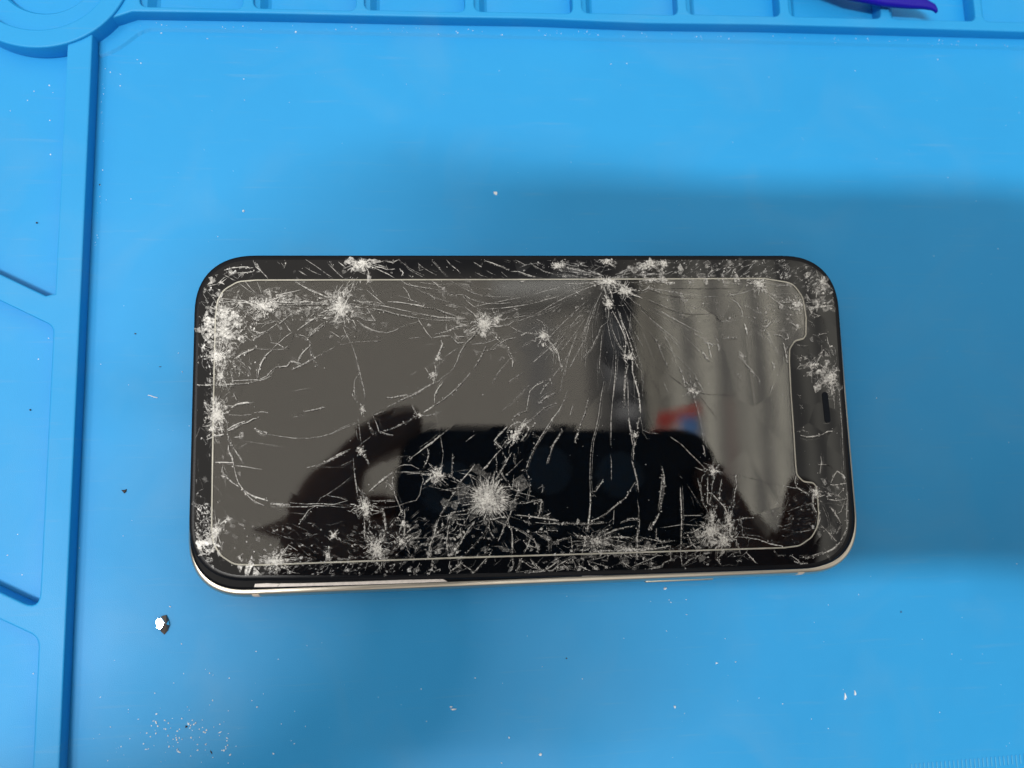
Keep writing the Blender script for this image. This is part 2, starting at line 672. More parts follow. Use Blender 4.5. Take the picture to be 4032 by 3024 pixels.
# sloping ends inside the pockets
for x0, x1, yb in pocket_loops:
    bm = bmesh.new()
    w = 3.4
    a = [(x0 - .2, 3.2), (x0 + 1.2, 2.6), (x0 + w - .8, 0.5), (x0 + w, -0.1)]
    v0 = [bm.verts.new((x * MM, (yb - .1) * MM, z * MM)) for x, z in a] + [bm.verts.new(((x0 - .2) * MM, (yb - .1) * MM, -0.0002))]
    v1 = [bm.verts.new((v.co.x, 0.130, v.co.z)) for v in v0]
    for i in range(5):
        bm.faces.new((v0[i - 1], v0[i], v1[i], v1[i - 1]))
    bm.faces.new(v0)
    bm.faces.new(v1[::-1])
    bmesh.ops.recalc_face_normals(bm, faces=bm.faces)
    link('pocket_slope', bm2me('pocket_slope', bm), M_mat, mat)
# fillet strip of slumped silicone at the foot of the left ridge, and embossed ruler ticks
bm = bmesh.new()
for k in range(60):
    x = 84.0 + k * 1.0
    h = 1.9 if k % 5 else (2.6 if k % 10 else 3.3)
    y1 = -79.9
    for (ax, ay) in ((0, 0),):
        r = bmesh.ops.create_cube(bm, size=1)
        for v in r['verts']:
            v.co = Vector(((x + v.co.x * 0.28) * MM, (y1 + .02 * (x - 90) - h / 2 + v.co.y * h) * MM, v.co.z * 0.00016 + 0.00004))
link('ruler_marks', bm2me('ruler_marks', bm), simple('pale_blue_print', (0.06, 0.36, 0.66), 0.5), mat)

# ------------------------------------------------------------------ the phone
phone = bpy.data.objects.new('smartphone', None)
COL.objects.link(phone)
tag(phone, 'smashed black phone with pale gold frame and shattered screen lying on the blue mat', 'phone')

FX0, FX1, FY0, FY1 = -72.5, 73.15, -37.15, 35.0
fout = mm(squircle(FX0, FX1, FY0, FY1, 13.5))
prof = [(3.2, 0.0001), (1.7, 0.0002), (0.75, 0.0007), (0.2, 0.0017), (0.0, 0.0030), (0.0, 0.0046), (0.15, 0.0057), (0.5, 0.0066), (0.85, 0.0071), (1.1, 0.0072), (2.4, 0.0072), (2.5, 0.0070)]
loft('frame', fout, [(d * MM, z) for d, z in prof], M_gold, phone)
# black gasket between frame and display
g = mm(squircle(-71.6, 71.9, -35.35, 34.4, 12.6))
loft('gasket', g, [(0, 0.0068), (0, 0.00735), (0.0001, 0.0076), (0.0006, 0.0078)], M_black, phone)

# display slab, sitting slightly proud and askew
DISP = [(-71.65, 35.55), (71.5, 35.15), (71.15, -35.45), (44, -35.35), (5, -35.0), (-33, -34.55), (-58, -33.9), (-71.6, -33.4)]
dpts = []


def corner(cx, cy, rx, ry, q, n=16, e=2.4):
    res = []
    for i in range(n + 1):
        a = R(q + 90 * i / n)
        ca, sa = math.cos(a), math.sin(a)
        res.append((cx + rx * math.copysign(abs(ca) ** (2 / e), ca), cy + ry * math.copysign(abs(sa) ** (2 / e), sa)))
    return res


dpts += corner(71.15 - 13, -35.5 + 13, 13, 13, -90)
dpts += corner(71.9 - 13, 35.15 - 13, 13, 13, 0)
dpts += corner(-71.65 + 13, 35.55 - 13, 13, 13, 90)
dpts += corner(-71.6 + 13, -33.45 + 13, 13, 13, 180)
dpts += [(-33, -34.4), (5, -35.1), (44, -35.45)]
DZ = 8.40
dprof = [(0.9, 7.45), (0.25, 7.55), (0.0, 7.75), (0.0, 7.95), (0.05, 8.10), (0.17, 8.23), (0.38, 8.33), (0.7, 8.385), (1.1, DZ)]
disp = loft('display_glass', mm(dpts), [(d * MM, z * MM) for d, z in dprof], [M_glass, M_crack, M_crackc, M_dark, M_edge], phone, capmat=0, sidemat=4)

# screen protector: outline traced, its own thickness
prot_px = [(1010, 1099), (2000, 1097), (3010, 1093), (3125, 1112), (3165, 1170), (3178, 1250), (3177, 1318), (3168, 1335), (3132, 1345), (3113, 1375), (3112, 1420), (3118, 1540),
           (3128, 1680), (3137, 1830), (3141, 1868), (3165, 1893), (3205, 1898), (3218, 1915), (3222, 1960), (3228, 2020), (3222, 2075), (3200, 2118), (3150, 2152), (3090, 2160),
           (2500, 2179), (1800, 2200), (1000, 2229), (920, 2226), (865, 2190), (836, 2140), (829, 2070), (833, 1800), (838, 1500), (844, 1250), (852, 1185), (875, 1140), (935, 1105)]
PZ = 8.78
prot = [(P(x, y, PZ * MM).x, P(x, y, PZ * MM).y) for x, y in prot_px]
rad = [0.003, 0, 0.003, .004, .004, .003, .001, .001, .0015, .0015, .001, 0, 0, .0015, .0015, .0015, .0012, .0012, .001, .003, .004, .004, .003, .002, 0, 0, .002, .004, .004, .004, .003, 0, 0, .003, .004, .004, .004]
prot = roundpoly(prot, rad, 5)
area = sum(prot[i - 1][0] * prot[i][1] - prot[i][0] * prot[i - 1][1] for i in range(len(prot)))
if area < 0:
    prot = prot[::-1]
film = loft('screen_protector', prot, [(0.00002, 8.45 * MM), (0.0, 8.50 * MM), (0.00003, 8.66 * MM), (0.00034, PZ * MM)], [M_film, M_crack, M_crackc, M_dark, M_rim], phone, capmat=0, sidemat=4)
for p in film.data.polygons[-1:]:
    p.material_index = 0


def inside(poly, x, y):
    r = False
    n = len(poly)
    j = n - 1
    for i in range(n):
        xi, yi = poly[i]
        xj, yj = poly[j]
        if (yi > y) != (yj > y) and x < (xj - xi) * (y - yi) / (yj - yi) + xi:
            r = not r
        j = i
    return r


# earpiece slot with its mesh
p0, p1 = P(3247, 1545, DZ * MM), P(3259, 1663, DZ * MM)
axis = (p1 - p0)
bm = bmesh.new()
cc = []
L_ = axis.length
for k in range(24):
    a = 2 * math.pi * k / 24
    x, y = .00072 * math.cos(a), .00072 * math.sin(a)
    y += L_ / 2 - .0006 if y > 0 else -(L_ / 2 - .0006)
    cc.append((x, y))
e = loft('earpiece_slot', cc, [(0, -0.00006), (0, 0.00006), (0.00004, 0.00010)], M_mesh, disp)
bm.free()
e.location = (p0 + p1) / 2
e.location.z = DZ * MM
e.rotation_euler.z = math.atan2(axis.y, axis.x) + math.pi / 2

# side button, antenna bands, cream strips showing under the lifted display
def box(name, x0, x1, y0, y1, z0, z1, m, bev=0.0002, parent=phone):
    bm = bmesh.new()
    bmesh.ops.create_cube(bm, size=1)
    for v in bm.verts:
        v.co = Vector(((x0 + x1) / 2 + v.co.x * (x1 - x0), (y0 + y1) / 2 + v.co.y * (y1 - y0), (z0 + z1) / 2 + v.co.z * (z1 - z0))) * MM
    if bev:
        bmesh.ops.bevel(bm, geom=bm.edges[:], offset=bev, segments=3, profile=.6, affect='EDGES')
    o = link(name, bm2me(name, bm), m, parent)
    for p in o.data.polygons:
        p.use_smooth = True
    return o


box('side_button', 24.2, 39.6, -37.5, -36.6, 2.6, 4.9, M_gold, .00035, parent=bpy.data.objects['frame'])


def band(x0, x1, skew):
    """strip that follows the frame profile, a hair proud"""
    bm = bmesh.new()
    rows = []
    for d, z in prof[3:9]:
        yb = FY0 - 0.03 + d
        row = []
        for k in range(4):
            x = x0 + (x1 - x0) * k / 3 + skew * (z * 1000 - 4) * .12
            # follow the corner curve of the frame
            best = min(fout, key=lambda q: abs(q[0] / MM - x) + (0 if q[1] < 0 else 1e3))
            yy = None
            for i in range(len(fout)):
                q0, q1 = fout[i - 1], fout[i]
                if q0[1] < 0 and q1[1] < 0 and min(q0[0], q1[0]) <= x * MM <= max(q0[0], q1[0]) and abs(q1[0] - q0[0]) > 1e-9:
                    t = (x * MM - q0[0]) / (q1[0] - q0[0])
                    yy = (q0[1] + (q1[1] - q0[1]) * t) / MM
                    if yy < -20:
                        break
            yy = FY0 if yy is None else yy
            row.append(bm.verts.new((x * MM, (yy + d - 0.025) * MM, z + 0.00002)))
        rows.append(row)
    for a, b_ in zip(rows, rows[1:]):
        for k in range(3):
            bm.faces.new((a[k], a[k + 1], b_[k + 1], b_[k])).smooth = True
    bmesh.ops.recalc_face_normals(bm, faces=bm.faces)
    o = link('antenna_band', bm2me('antenna_band', bm), M_band, bpy.data.objects['frame'])
    s = o.modifiers.new('thick', 'SOLIDIFY')
    s.thickness = 0.0002
    s.offset = -1
    return o


band(-58.6, -57.2, -1.2)
band(57.6, 59.0, 1.2)


def strip(pts, m=M_cream, name='adhesive_strip', z=7.84, h=0.10):
    q = [P(x, y, z * MM) for x, y in pts]
    q = [(v.x, v.y) for v in q]
    ar = sum(q[i - 1][0] * q[i][1] - q[i][0] * q[i - 1][1] for i in range(len(q)))
    if ar < 0:
        q = q[::-1]
    return loft(name, q, [(0, (z - .45) * MM), (0, (z) * MM), (0.00004, (z + h) * MM)], m, phone, smooth_=False)


strip([(1004, 2299), (1000, 2312), (1090, 2311), (1103, 2298), (1050, 2296)])
strip([(1104, 2297), (1092, 2311), (1200, 2308), (1400, 2303), (1590, 2297), (1762, 2290), (1742, 2279), (1600, 2282), (1400, 2290), (1200, 2296)])
strip([(2290, 2270), (2376, 2266), (2362, 2257), (2305, 2259)])
strip([(2985, 2246), (3160, 2240), (3150, 2235), (2995, 2240)])

# ------------------------------------------------------------------ cracks
S = 1 / 2.765
REG = {'A': (700, 960), 'B': (1400, 960), 'C': (2100, 960), 'D': (2700, 960), 'E': (700, 1500), 'F': (1400, 1500), 'G': (2100, 1500), 'H': (2700, 1500),
       'I': (700, 1900), 'J': (1400, 1900), 'K': (2100, 1900), 'L': (2700, 1900)}
TR = {}
TR['A'] = """3 .6:730,405 800,490 860,545 930,590;2 .5:860,405 890,480 920,560;3 .6:1270,405 1340,450 1500,520 1650,590;3 .6:1300,420 1420,500 1540,545 1640,590
3 .6:1690,460 1720,510;4 .8:1000,620 1200,640 1400,630 1640,650;6 .45:980,655 1200,662 1640,655;3 .6:480,510 620,515;3 .5:640,600 650,530 680,490
3 .6:450,590 700,620 880,640;3 .5:430,640 600,625 870,660;2 .4:660,420 760,500 860,560;4 .7:850,790 830,850 790,920 830,950 900,970 960,950
3 .6:840,870 940,870 1010,850 1080,830;3 .5:900,920 960,870 1080,835;4 .6:1080,840 1120,860 1200,790 1240,750 1370,720 1600,700;3 .6:970,950 1080,870
3 .6:800,1050 900,990 960,950;4 .5:1300,940 1440,840 1560,770;3 .6:1160,850 1210,930 1240,960;3 .5:1250,960 1160,1020 1120,1060 1030,1140
4 .8:1280,985 1370,1000 1410,1030 1440,1000 1500,950 1560,900 1600,870;5 .7:1410,1030 1440,1070 1430,1130 1470,1240 1510,1330;5 .55:1430,1120 1370,1170 1330,1230 1310,1280
4 .85:1070,1340 1190,1330 1230,1280 1330,1300;4 .6:1070,1340 1010,1390 970,1440 900,1470;6 .6:1240,1370 1320,1330 1440,1270 1540,1210 1610,1170;3 .6:1240,1230 1310,1270 1320,1330
5 .6:1020,1160 960,1210 910,1290 880,1380 870,1470;3 .9:850,1135 920,1148 1050,1150 1160,1145 1200,1110;4 .7:850,1135 760,1170 700,1195 630,1240
3 .7:1000,1075 1080,1085 1140,1120 1160,1150;3 .6:1000,990 1020,1060;4 .6:1110,990 1100,1050;3 .5:630,1255 700,1290 760,1350 790,1410 800,1470
3 .6:590,1488 700,1485 820,1480 900,1485 1020,1440;3 .5:570,1370 590,1450 600,1530;6 .8:220,1535 300,1540 400,1530 500,1545 600,1550;4 .6:460,1530 600,1530 720,1520 840,1500
3 .5d:1270,980 1230,1100 1150,1240 1090,1310;2 .4:1740,1060 1780,1100 1900,1070 2060,1060 2212,1058;3 .6:1800,900 1830,980 1870,1050;2 .3:1870,1050 1900,1110 1940,1230 1990,1430 2030,1600
3 .7:1900,870 1940,940;3 .7:1950,830 2020,890 2120,940 2212,960;3 .6:1950,790 2050,830 2150,840 2110,780 2060,700;2 .4:1780,1050 1830,990 1900,955;3 .3:1620,1170 1710,1120
3 .5:1970,1420 1930,1480 1915,1560 1930,1659;2 .4:1640,950 1680,1010;3 .5:1660,950 1780,1030;3 .7:820,180 850,250 900,290 960,350 980,380;8 .5:840,200 870,240 900,290 860,310
4 .8:500,330 560,300 640,320 740,310 830,300;4 .8:500,290 600,260 720,250 820,260;3 .6:410,255 500,330 600,390 630,400;3 .5:320,460 430,440 500,370 540,350;3 .6:440,450 540,370
3 .7:560,190 700,160 800,165;2 .5:840,185 880,155;3 .6:1030,155 1080,190 1110,220;4 .7:1130,210 1160,260 1180,200 1170,160;2 .5:1310,290 1400,350;2 .6:1420,160 1460,190
2 .5:1390,170 1500,240 1620,330 1690,370;3 .6:1550,165 1640,220 1740,320 1800,370;2 .5:1380,250 1460,300 1560,340;3 .6:1750,200 1830,260;4 .5:1650,190 1690,250
3 .5:1840,430 1900,520 1960,600 2040,620;3 .5:1840,400 1850,500 1830,560;2 .5:2080,440 2130,520 2160,560;2 .4:2000,470 1940,500;4 .6:1900,620 2000,640 2100,650 2212,660"""
TR['B'] = """4 .7:240,160 320,190 400,200 470,170 490,190;3 .6:150,240 250,280 350,330 420,370;3 .6:490,190 540,230 580,280 650,320 750,370;6 .85:480,270 520,320 500,350;5 .6:590,345 615,370
3 .6:580,150 680,210 720,250 800,300 880,340;3 .6:690,220 695,290 750,275;4 .6:820,160 850,200;3 .5:830,180 920,280 990,360;3 .6:990,175 1040,230 1110,285 1140,320;2 .5:1060,160 1160,210
3 .7:1210,155 1290,200 1370,250 1380,210;4 .7:1310,160 1400,180 1490,210 1560,240 1660,280;2 .5:1300,310 1370,345 1440,365;2 .6:1410,285 1500,330;3 .6:1620,170 1690,190
3 .6:1740,175 1800,205 1850,230;3 .6:1690,300 1770,300 1850,330 1960,360;2 .5:1800,310 1900,350 2040,370;2 .5:1900,200 1950,240 2060,300 2212,340;3 .5:1590,310 1660,370
4 .6:480,390 560,440 640,460 760,480 880,495 960,505 1050,530 1110,555;3 .5:630,460 720,520 790,545 840,570 930,610 1030,640 1110,680 1190,690;5 .7:790,540 840,580 870,600
3 .5:830,400 900,460 960,490;3 .5:1030,400 1100,440 1190,490 1290,540 1390,565 1500,575 1740,575;3 .6:1230,450 1290,540;3 .5:1110,550 1190,560 1250,600 1340,630 1430,650 1560,650 1700,640
3 .35:1700,640 1900,620 2100,600 2212,570;3 .7:1170,570 1220,630 1300,690;3 .65:1340,640 1370,700 1450,710 1600,700 1750,680 1880,660;3 .35:1880,660 2000,630 2212,570;3 .5:940,500 950,560 960,620
2 .4:840,600 860,670;3 .5:520,470 570,530 600,610 650,630;2 .4:400,540 390,610;3 .5:450,560 560,590 700,650;7 .95:600,655 680,668 740,685;3 .8:350,630 450,635 550,648 640,662
4 .5:740,690 850,700 950,740 1060,780 1110,800;3 .45:0,600 60,640 140,660 260,670 380,690 500,720 700,760;6 .45:700,765 800,780 900,800 1000,805 1120,810 1200,815
4 .7:180,700 300,725 440,765 560,790 680,808;3 .6:680,808 800,825 950,835 1110,840 1230,845;3 .6:120,500 190,560 260,620 320,665;3 .5:1110,740 1190,760 1250,800;3 .6:1190,690 1260,740 1310,780
3 .8:20,830 80,880 150,920 240,955 340,968 420,945 500,905;2 .35:500,905 560,880 640,860 700,840;3 .7:680,810 700,850 740,910 780,970 825,1020;3 .5:825,1025 930,1005 1040,1000;3 .35:580,1030 750,1010
5 .55:860,985 930,965 1000,950 1080,910 1200,880;3 .6:990,870 985,930 1000,950;2 .35:750,1105 900,1070;6 .65:930,1050 950,1090 920,1160 900,1210 880,1250;6 .5:850,1280 870,1340 880,1380 860,1440 850,1510
3 .6:770,1340 850,1295;5 .55:760,1350 790,1400 820,1440 850,1500;6 .35:1200,1080 1170,1130 1130,1200 1100,1290;4 .7:1090,1300 1070,1340;3 .5:1070,1350 1020,1400 950,1450 900,1500 850,1510
6 .35:850,1515 760,1560 680,1620 600,1659;2 .3:580,1440 690,1385;3 .3:970,1230 1020,1195 1110,1140;5 .4:1040,1010 1110,1080 1200,1070;5 .4:1330,950 1280,1000 1220,1060 1200,1080;4 .8:1180,920 1230,1000
4 .6:1070,960 1100,1010 1200,1010;3 .7:1260,1095 1400,1085 1480,1060 1560,1020;4 .45:1420,1110 1400,1150 1370,1220 1330,1290 1290,1350;4 .45:1440,1160 1500,1150 1560,1090 1640,1040 1740,1020
3 .3:1280,1170 1310,1110;5 .8:1480,960 1540,1010 1640,1100 1680,1190 1710,1240;4 .8:1715,1240 1708,1340;3 .7:1560,890 1660,885 1720,840 1780,820;2 .35:1640,870 1750,940 1870,985
4 .8:1800,1000 1850,970 1950,980;3 .7:1970,820 2030,850 2060,900 2060,950;3 .7:1980,890 2010,950;4 .9:2080,1030 2130,1100 2170,1170 2212,1210;3 .8:2060,1090 2110,1140 2165,1190
3 .4:1640,1000 1800,940 1900,870 2000,850;2 .4:1500,790 1650,750 1800,700;3 .4:1540,830 1700,810 1880,775;2 .4:1740,850 1880,800 2050,760 2212,680;2 .35:1820,1100 1960,1030
3 .35:1500,1490 1560,1400 1620,1330 1770,1150;3 .35:1670,1500 1820,1400;3 .35:1480,1520 1550,1430;3 .3:1250,1400 1150,1520 1010,1650;2 .3:1910,1310 1990,1230 2080,1140;2 .3:1760,1650 1890,1540
4 .5:1890,1640 1910,1580 1990,1520 2120,1470;4 .6:2120,1470 2140,1530;4 .7:870,1659 880,1600 940,1520;2 .4:0,1250 50,1420 90,1600"""
TR['C'] = """4 .85:430,475 490,545;2 .5d:490,545 570,610 640,645 720,660;3 .6:340,435 450,430 600,430 690,425;2 .5:260,580 340,540 450,500;2 .5:260,580 260,610;5 .8:345,470 380,455;5 .7:1160,380 1180,450 1160,510
5 .7:1160,385 1250,390 1370,385;3 .5:1280,430 1240,490 1190,510 1110,515;3 .7d:1260,490 1350,540 1500,570 1650,590 1770,588;2 .4:1780,588 1900,575 2100,565 2212,545;3 .6d:1400,460 1500,485 1800,488 2200,485
3 .7d:1240,620 1350,660 1460,710 1600,750 1750,770 1960,755;4 .7d:1970,760 2010,820 2060,855;2 .5:2060,855 2212,835;3 .7d:1110,640 1200,720 1280,800 1380,910;3 .4:1250,485 1330,510 1410,535
6 .8:770,470 795,560 800,600;5 .8:820,470 850,540 860,590;3 .6:750,560 745,600;4 .8:860,730 900,800 950,900 990,1000 1010,1080 1000,1180;4 .9:940,740 960,830 1010,950 1050,1060 1080,1150 1080,1180
3 .7:830,850 850,950 890,1040 940,1130 990,1180;3 .6:820,700 820,840;3 .5:855,750 860,900;3 .3:1060,760 1040,950 1100,1100 1150,1250 1180,1400 1190,1659;5 .8:1000,1180 990,1260 1030,1310
4 .6:1080,1180 1110,1250 1090,1270;5 .9:1110,1290 1135,1340;3 .6:1140,1340 1180,1390;5 .8:1080,1290 1080,1400 1110,1500 1150,1659;4 .6:1030,1320 1000,1450 995,1659;3 .5:900,1150 895,1400 870,1659
2 .3:1090,940 1150,1050 1200,1130;2 .5d:1170,1170 1230,1290 1260,1400 1330,1550 1380,1659;3 .7d:1170,1295 1250,1310 1350,1360 1450,1410 1560,1490 1680,1580;3 .7:1670,1570 1740,1600 1820,1640
3 .6d:1680,1580 1880,1640 2212,1650;4 .3:1270,960 1360,1090 1400,1200 1470,1370;3 .35:1430,1000 1500,1130 1560,1300;4 .5:1590,1340 1630,1440 1660,1560;2 .4:1700,1370 1720,1560;3 .35:1490,1000 1580,1110
2 .35:1200,990 1330,1290;2 .4:1420,1510 1470,1620;3 .4:1760,1440 1830,1560 1870,1640;4 .6:1840,1190 1915,1280;2 .3:1600,960 1820,1180;3 .5:1860,1080 1900,1070 1920,1160 1940,1240
3 .5:1970,980 2000,1050 2030,1130 2020,1180;3 .35:560,820 480,940 380,1070 280,1190;3 .4:600,830 520,1000 430,1110 320,1310;3 .4:630,880 580,1010 520,1120 400,1340;3 .55:800,855 740,900 700,1000 640,1120 580,1200 520,1260
3 .4:370,990 300,1080 200,1200;3 .4:300,1330 210,1450;3 .5:160,1480 0,1560;5 .7:180,1460 205,1530;2 .5d:205,1540 290,1650;3 .5:165,1510 90,1600 80,1640;5 .9:160,1040 220,1110 270,1190 290,1270 320,1380
5 .9:130,1100 190,1150 230,1190;2 .5d:210,990 350,1040 470,1110 580,1200;3 .4:350,960 300,1030 160,1150 0,1290;3 .35:310,880 180,950;3 .4:560,800 420,900 300,950"""
TR['D'] = """3 .6:890,455 1000,460 1160,445;3 .6:880,500 970,550 1060,590 1140,620;3 .5:860,520 950,600 1040,660 1130,700;5 .7:1000,620 1080,640 1180,640;2 .4:970,545 1250,548;5 .8:400,385 420,420
2 .5:420,430 560,430 700,430;2 .4:440,560 540,550 640,530 740,490;3 .5:490,600 560,640 600,700 620,770 600,820;3 .5:460,700 480,620;3 .5:620,790 700,800;2 .4:690,810 780,890;6 .9:640,870 660,930 670,990
3 .5:820,800 830,860;4 .5:850,950 880,900 950,830;5 .7:960,985 1040,1000 1080,1040 1120,1030 1110,980;5 .6:430,1015 490,1020 560,1025;4 .6:210,1085 260,1080 300,1110;3 .5:240,1090 260,1160 290,1300
3 .5:310,980 350,1060 360,1170;5 .7:180,1190 255,1280;6 .5:600,1230 650,1310 720,1380 780,1460 820,1540;4 .4:550,1400 600,1480;6 .75:1070,1090 1085,1170 1105,1290;3 .6:1080,1130 1110,1115
4 .7:940,1285 965,1320 960,1380;3 .6:970,1305 1020,1315;4 .5:955,1520 920,1630;3 .4:700,1600 760,1659;4 .4:1120,840 1180,880 1240,920;6 .8:1310,685 1440,690 1600,675;3 .5:1310,640 1500,620
4 .7:1430,500 1420,580 1440,690;7 .8:1480,650 1560,640 1600,600 1610,670;5 .8:1340,765 1400,760 1460,780 1400,800 1340,765;3 .4:1330,830 1380,860 1410,910;5 .8d:1470,790 1510,870 1530,960
4 .6:1430,1000 1490,980 1550,970;5 .7:1540,1010 1550,1090 1580,1120 1560,1140;5 .6:1480,1110 1490,1180 1440,1270 1430,1310;3 .6:1550,1150 1580,1240;4 .6:1210,1100 1300,1110 1330,1110
5 .6:1270,1220 1310,1250;6 .7:1330,1320 1370,1360 1350,1420 1380,1450;5 .6:1440,1320 1500,1340 1560,1360;4 .8d:1325,1120 1345,1200;5 .8d:1300,1250 1340,1340;2 .35:1290,560 1240,800 1310,920"""
TR['E'] = """7 .8:580,290 640,250 700,240 800,240;4 .6:400,265 500,270 600,270;3 .7:540,370 700,375 800,365;3 .5:830,345 920,335 1000,350;9 .65:550,540 620,510 690,470;5 .6:690,470 760,450 820,410 880,405
5 .6:540,530 600,490 680,455 730,440;9 .8:310,640 400,600 500,580;5 .8:830,515 900,550 960,560 970,585;3 .7:850,540 910,575 970,590
2 .6:970,580 1100,600 1250,622 1420,625 1560,605 1680,570 1780,510 1880,470 1950,445;3 .35:600,615 720,605;2 .3:640,740 750,680;6 .6:540,560 550,640 570,700;3 .6:600,720 680,830 730,920
4 .7:410,885 520,885 600,890;3 .6:540,900 620,920 730,932 830,950 910,960;5 .6:550,700 550,760 590,830 610,920;3 .5:610,930 630,1020 660,1110 720,1190;3 .6:490,900 480,990 540,1040
7 .65:470,1030 530,1050 600,1110 680,1160;5 .8:690,1160 760,1220 830,1260 980,1305;4 .7:700,1180 760,1250 830,1310 940,1355;9 .45:1020,1330 1100,1345 1210,1350
3 .5:1220,1325 1400,1340 1550,1335 1700,1345 1850,1300;3 .5:1020,1370 1200,1370 1400,1370 1500,1360 1650,1360 1800,1375 1960,1370;3 .4:1080,1400 1250,1435 1390,1450;4 .5:1500,1360 1420,1410 1390,1460 1330,1540
3 .35:1520,1330 1560,1270 1620,1240 1760,1150 1900,1030;2 .4:1620,1245 1740,1265 1850,1300;3 .5:1400,945 1500,920 1600,890 1680,840 1780,780 1880,740;6 .35:1600,890 1700,840 1850,760
2 .5:1540,935 1700,940 1850,940 1930,925;2 .4:1780,920 1900,865;3 .6:1910,840 1920,960 1940,1100 1960,1250;3 .5:1960,400 1975,500 1990,640 2000,680;4 .7:2080,430 2090,500 2120,560 2170,585
3 .6:2120,370 2160,450 2190,550 2212,570;3 .6:1920,0 1925,80 1900,150 1950,240;3 .6:2020,40 2030,120 2040,220;4 .45:1370,335 1500,310 1600,285;2 .4:1220,375 1390,350
2 .3:1240,115 1440,75;2 .4:2000,680 2100,610;4 .7:2000,800 2060,850 2085,905;2 .3:700,650 900,680 1150,715;3 .35d:720,0 700,100 640,220;3 .5:610,140 640,210"""
TR['F'] = """4 .6:200,370 260,345 310,325;3 .4:280,305 400,260 500,205 620,150 720,90 800,40;6 .4:480,210 620,155 740,80;4 .5:320,180 400,180 560,150;4 .8:860,240 860,150 900,80 950,15
2 .5:860,240 870,350 900,470 930,640 955,790 940,900 925,960;4 .5:850,270 930,215 1020,150 1100,80 1170,5;6 .6:740,340 850,270;5 .5:300,550 400,520 520,460 640,390;4 .7:610,265 650,340 690,380
3 .6:690,375 770,375 850,360 940,330;3 .7:245,540 340,575 410,590;3 .7:620,825 700,770 780,700 870,640 1005,530;8 .35:700,760 830,670 920,590;6 .8:570,830 620,830 575,880;2 .4:470,825 560,825
4 .6:780,735 800,790 780,860 740,940;3 .6:720,790 770,830;4 .7:795,895 850,960;3 .6:470,930 530,912 610,915 690,960;3 .5:430,990 560,990 700,1000;3 .6:560,1015 700,1005 820,1010
6 .5:740,1130 820,1050 850,1040;5 .7:840,1120 900,1080 940,1070 1010,1135;3 .6:715,1010 740,1080 715,1150 700,1240 660,1300 550,1330 450,1365 340,1380 180,1365;3 .4:700,1190 800,1140 900,1090
5 .7:1010,1010 1060,1050 1140,1100;4 .55:1060,800 1055,900 1050,1040;2 .4:1090,985 1250,970 1380,965;5 .8:1380,965 1430,930 1480,860;3 .6:1480,860 1530,800 1590,740;5 .6:1530,800 1540,900 1530,980 1480,1060
5 .6:1140,1100 1210,1020 1260,960 1300,905;5 .6:1100,1170 1140,1110 1210,1160;6 .55:1090,1200 1040,1270 990,1350 920,1460;5 .7:1600,740 1560,700 1510,650 1560,590 1650,500;5 .6:1500,670 1570,740
6 .5:1600,700 1650,640;5 .6:1720,400 1740,500;5 .6:1720,390 1770,360 1810,340 1860,325;3 .6:1860,325 1880,200 1900,110 1960,50 2060,5;6 .6:1700,780 1650,860 1600,950 1540,1050 1490,1120
5 .5:1600,770 1640,850 1610,900;4 .5:1560,960 1600,1030 1640,1090;2 .4:1640,1020 1720,950 1820,850;4 .45:1730,790 1720,870 1740,910;3 .4:1770,720 1780,800;4 .4:1900,430 2000,340 2060,290 2180,240
4 .5:2212,330 2150,400 2100,500 2010,620 1950,720 1890,850 1860,950;4 .5:1920,580 2010,615;5 .6:1790,980 1850,960 1890,1080 1900,1190 1880,1300;4 .5:1990,1170 2040,1140 2035,1210
4 .5:1770,1335 1850,1330 2020,1290 2030,1300 2010,1400 1990,1480;7 .5:1660,1110 1700,1170 1770,1200 1750,1270 1730,1360 1700,1420;4 .6:1770,1200 1780,1100;5 .55:1740,1460 1900,1475 2000,1490 2212,1520
3 .6:1960,1540 2100,1555 2212,1550;5 .45:2212,600 2150,700 2120,800 2095,900;2 .4:1600,320 1700,230 1890,50;3 .4:1200,660 1290,590;5 .45:1990,250 2070,180 2170,130;4 .6:2010,140 2060,60 2100,20
6 .6:280,1380 310,1440 325,1560 330,1620;7 .45:150,1200 250,1110 330,1050 400,1000;4 .5:330,1160 350,1100 410,1180;4 .4:410,1000 400,1100 430,1240 470,1340 510,1440;4 .5:180,1305 300,1305 430,1310
3 .4:800,1145 1000,1190 1080,1200;5 .5:1750,440 1850,470 1890,520 1850,600 1800,650;5 .5:1950,440 1940,490 1900,500;4 .6:1640,560 1700,480 1800,430"""
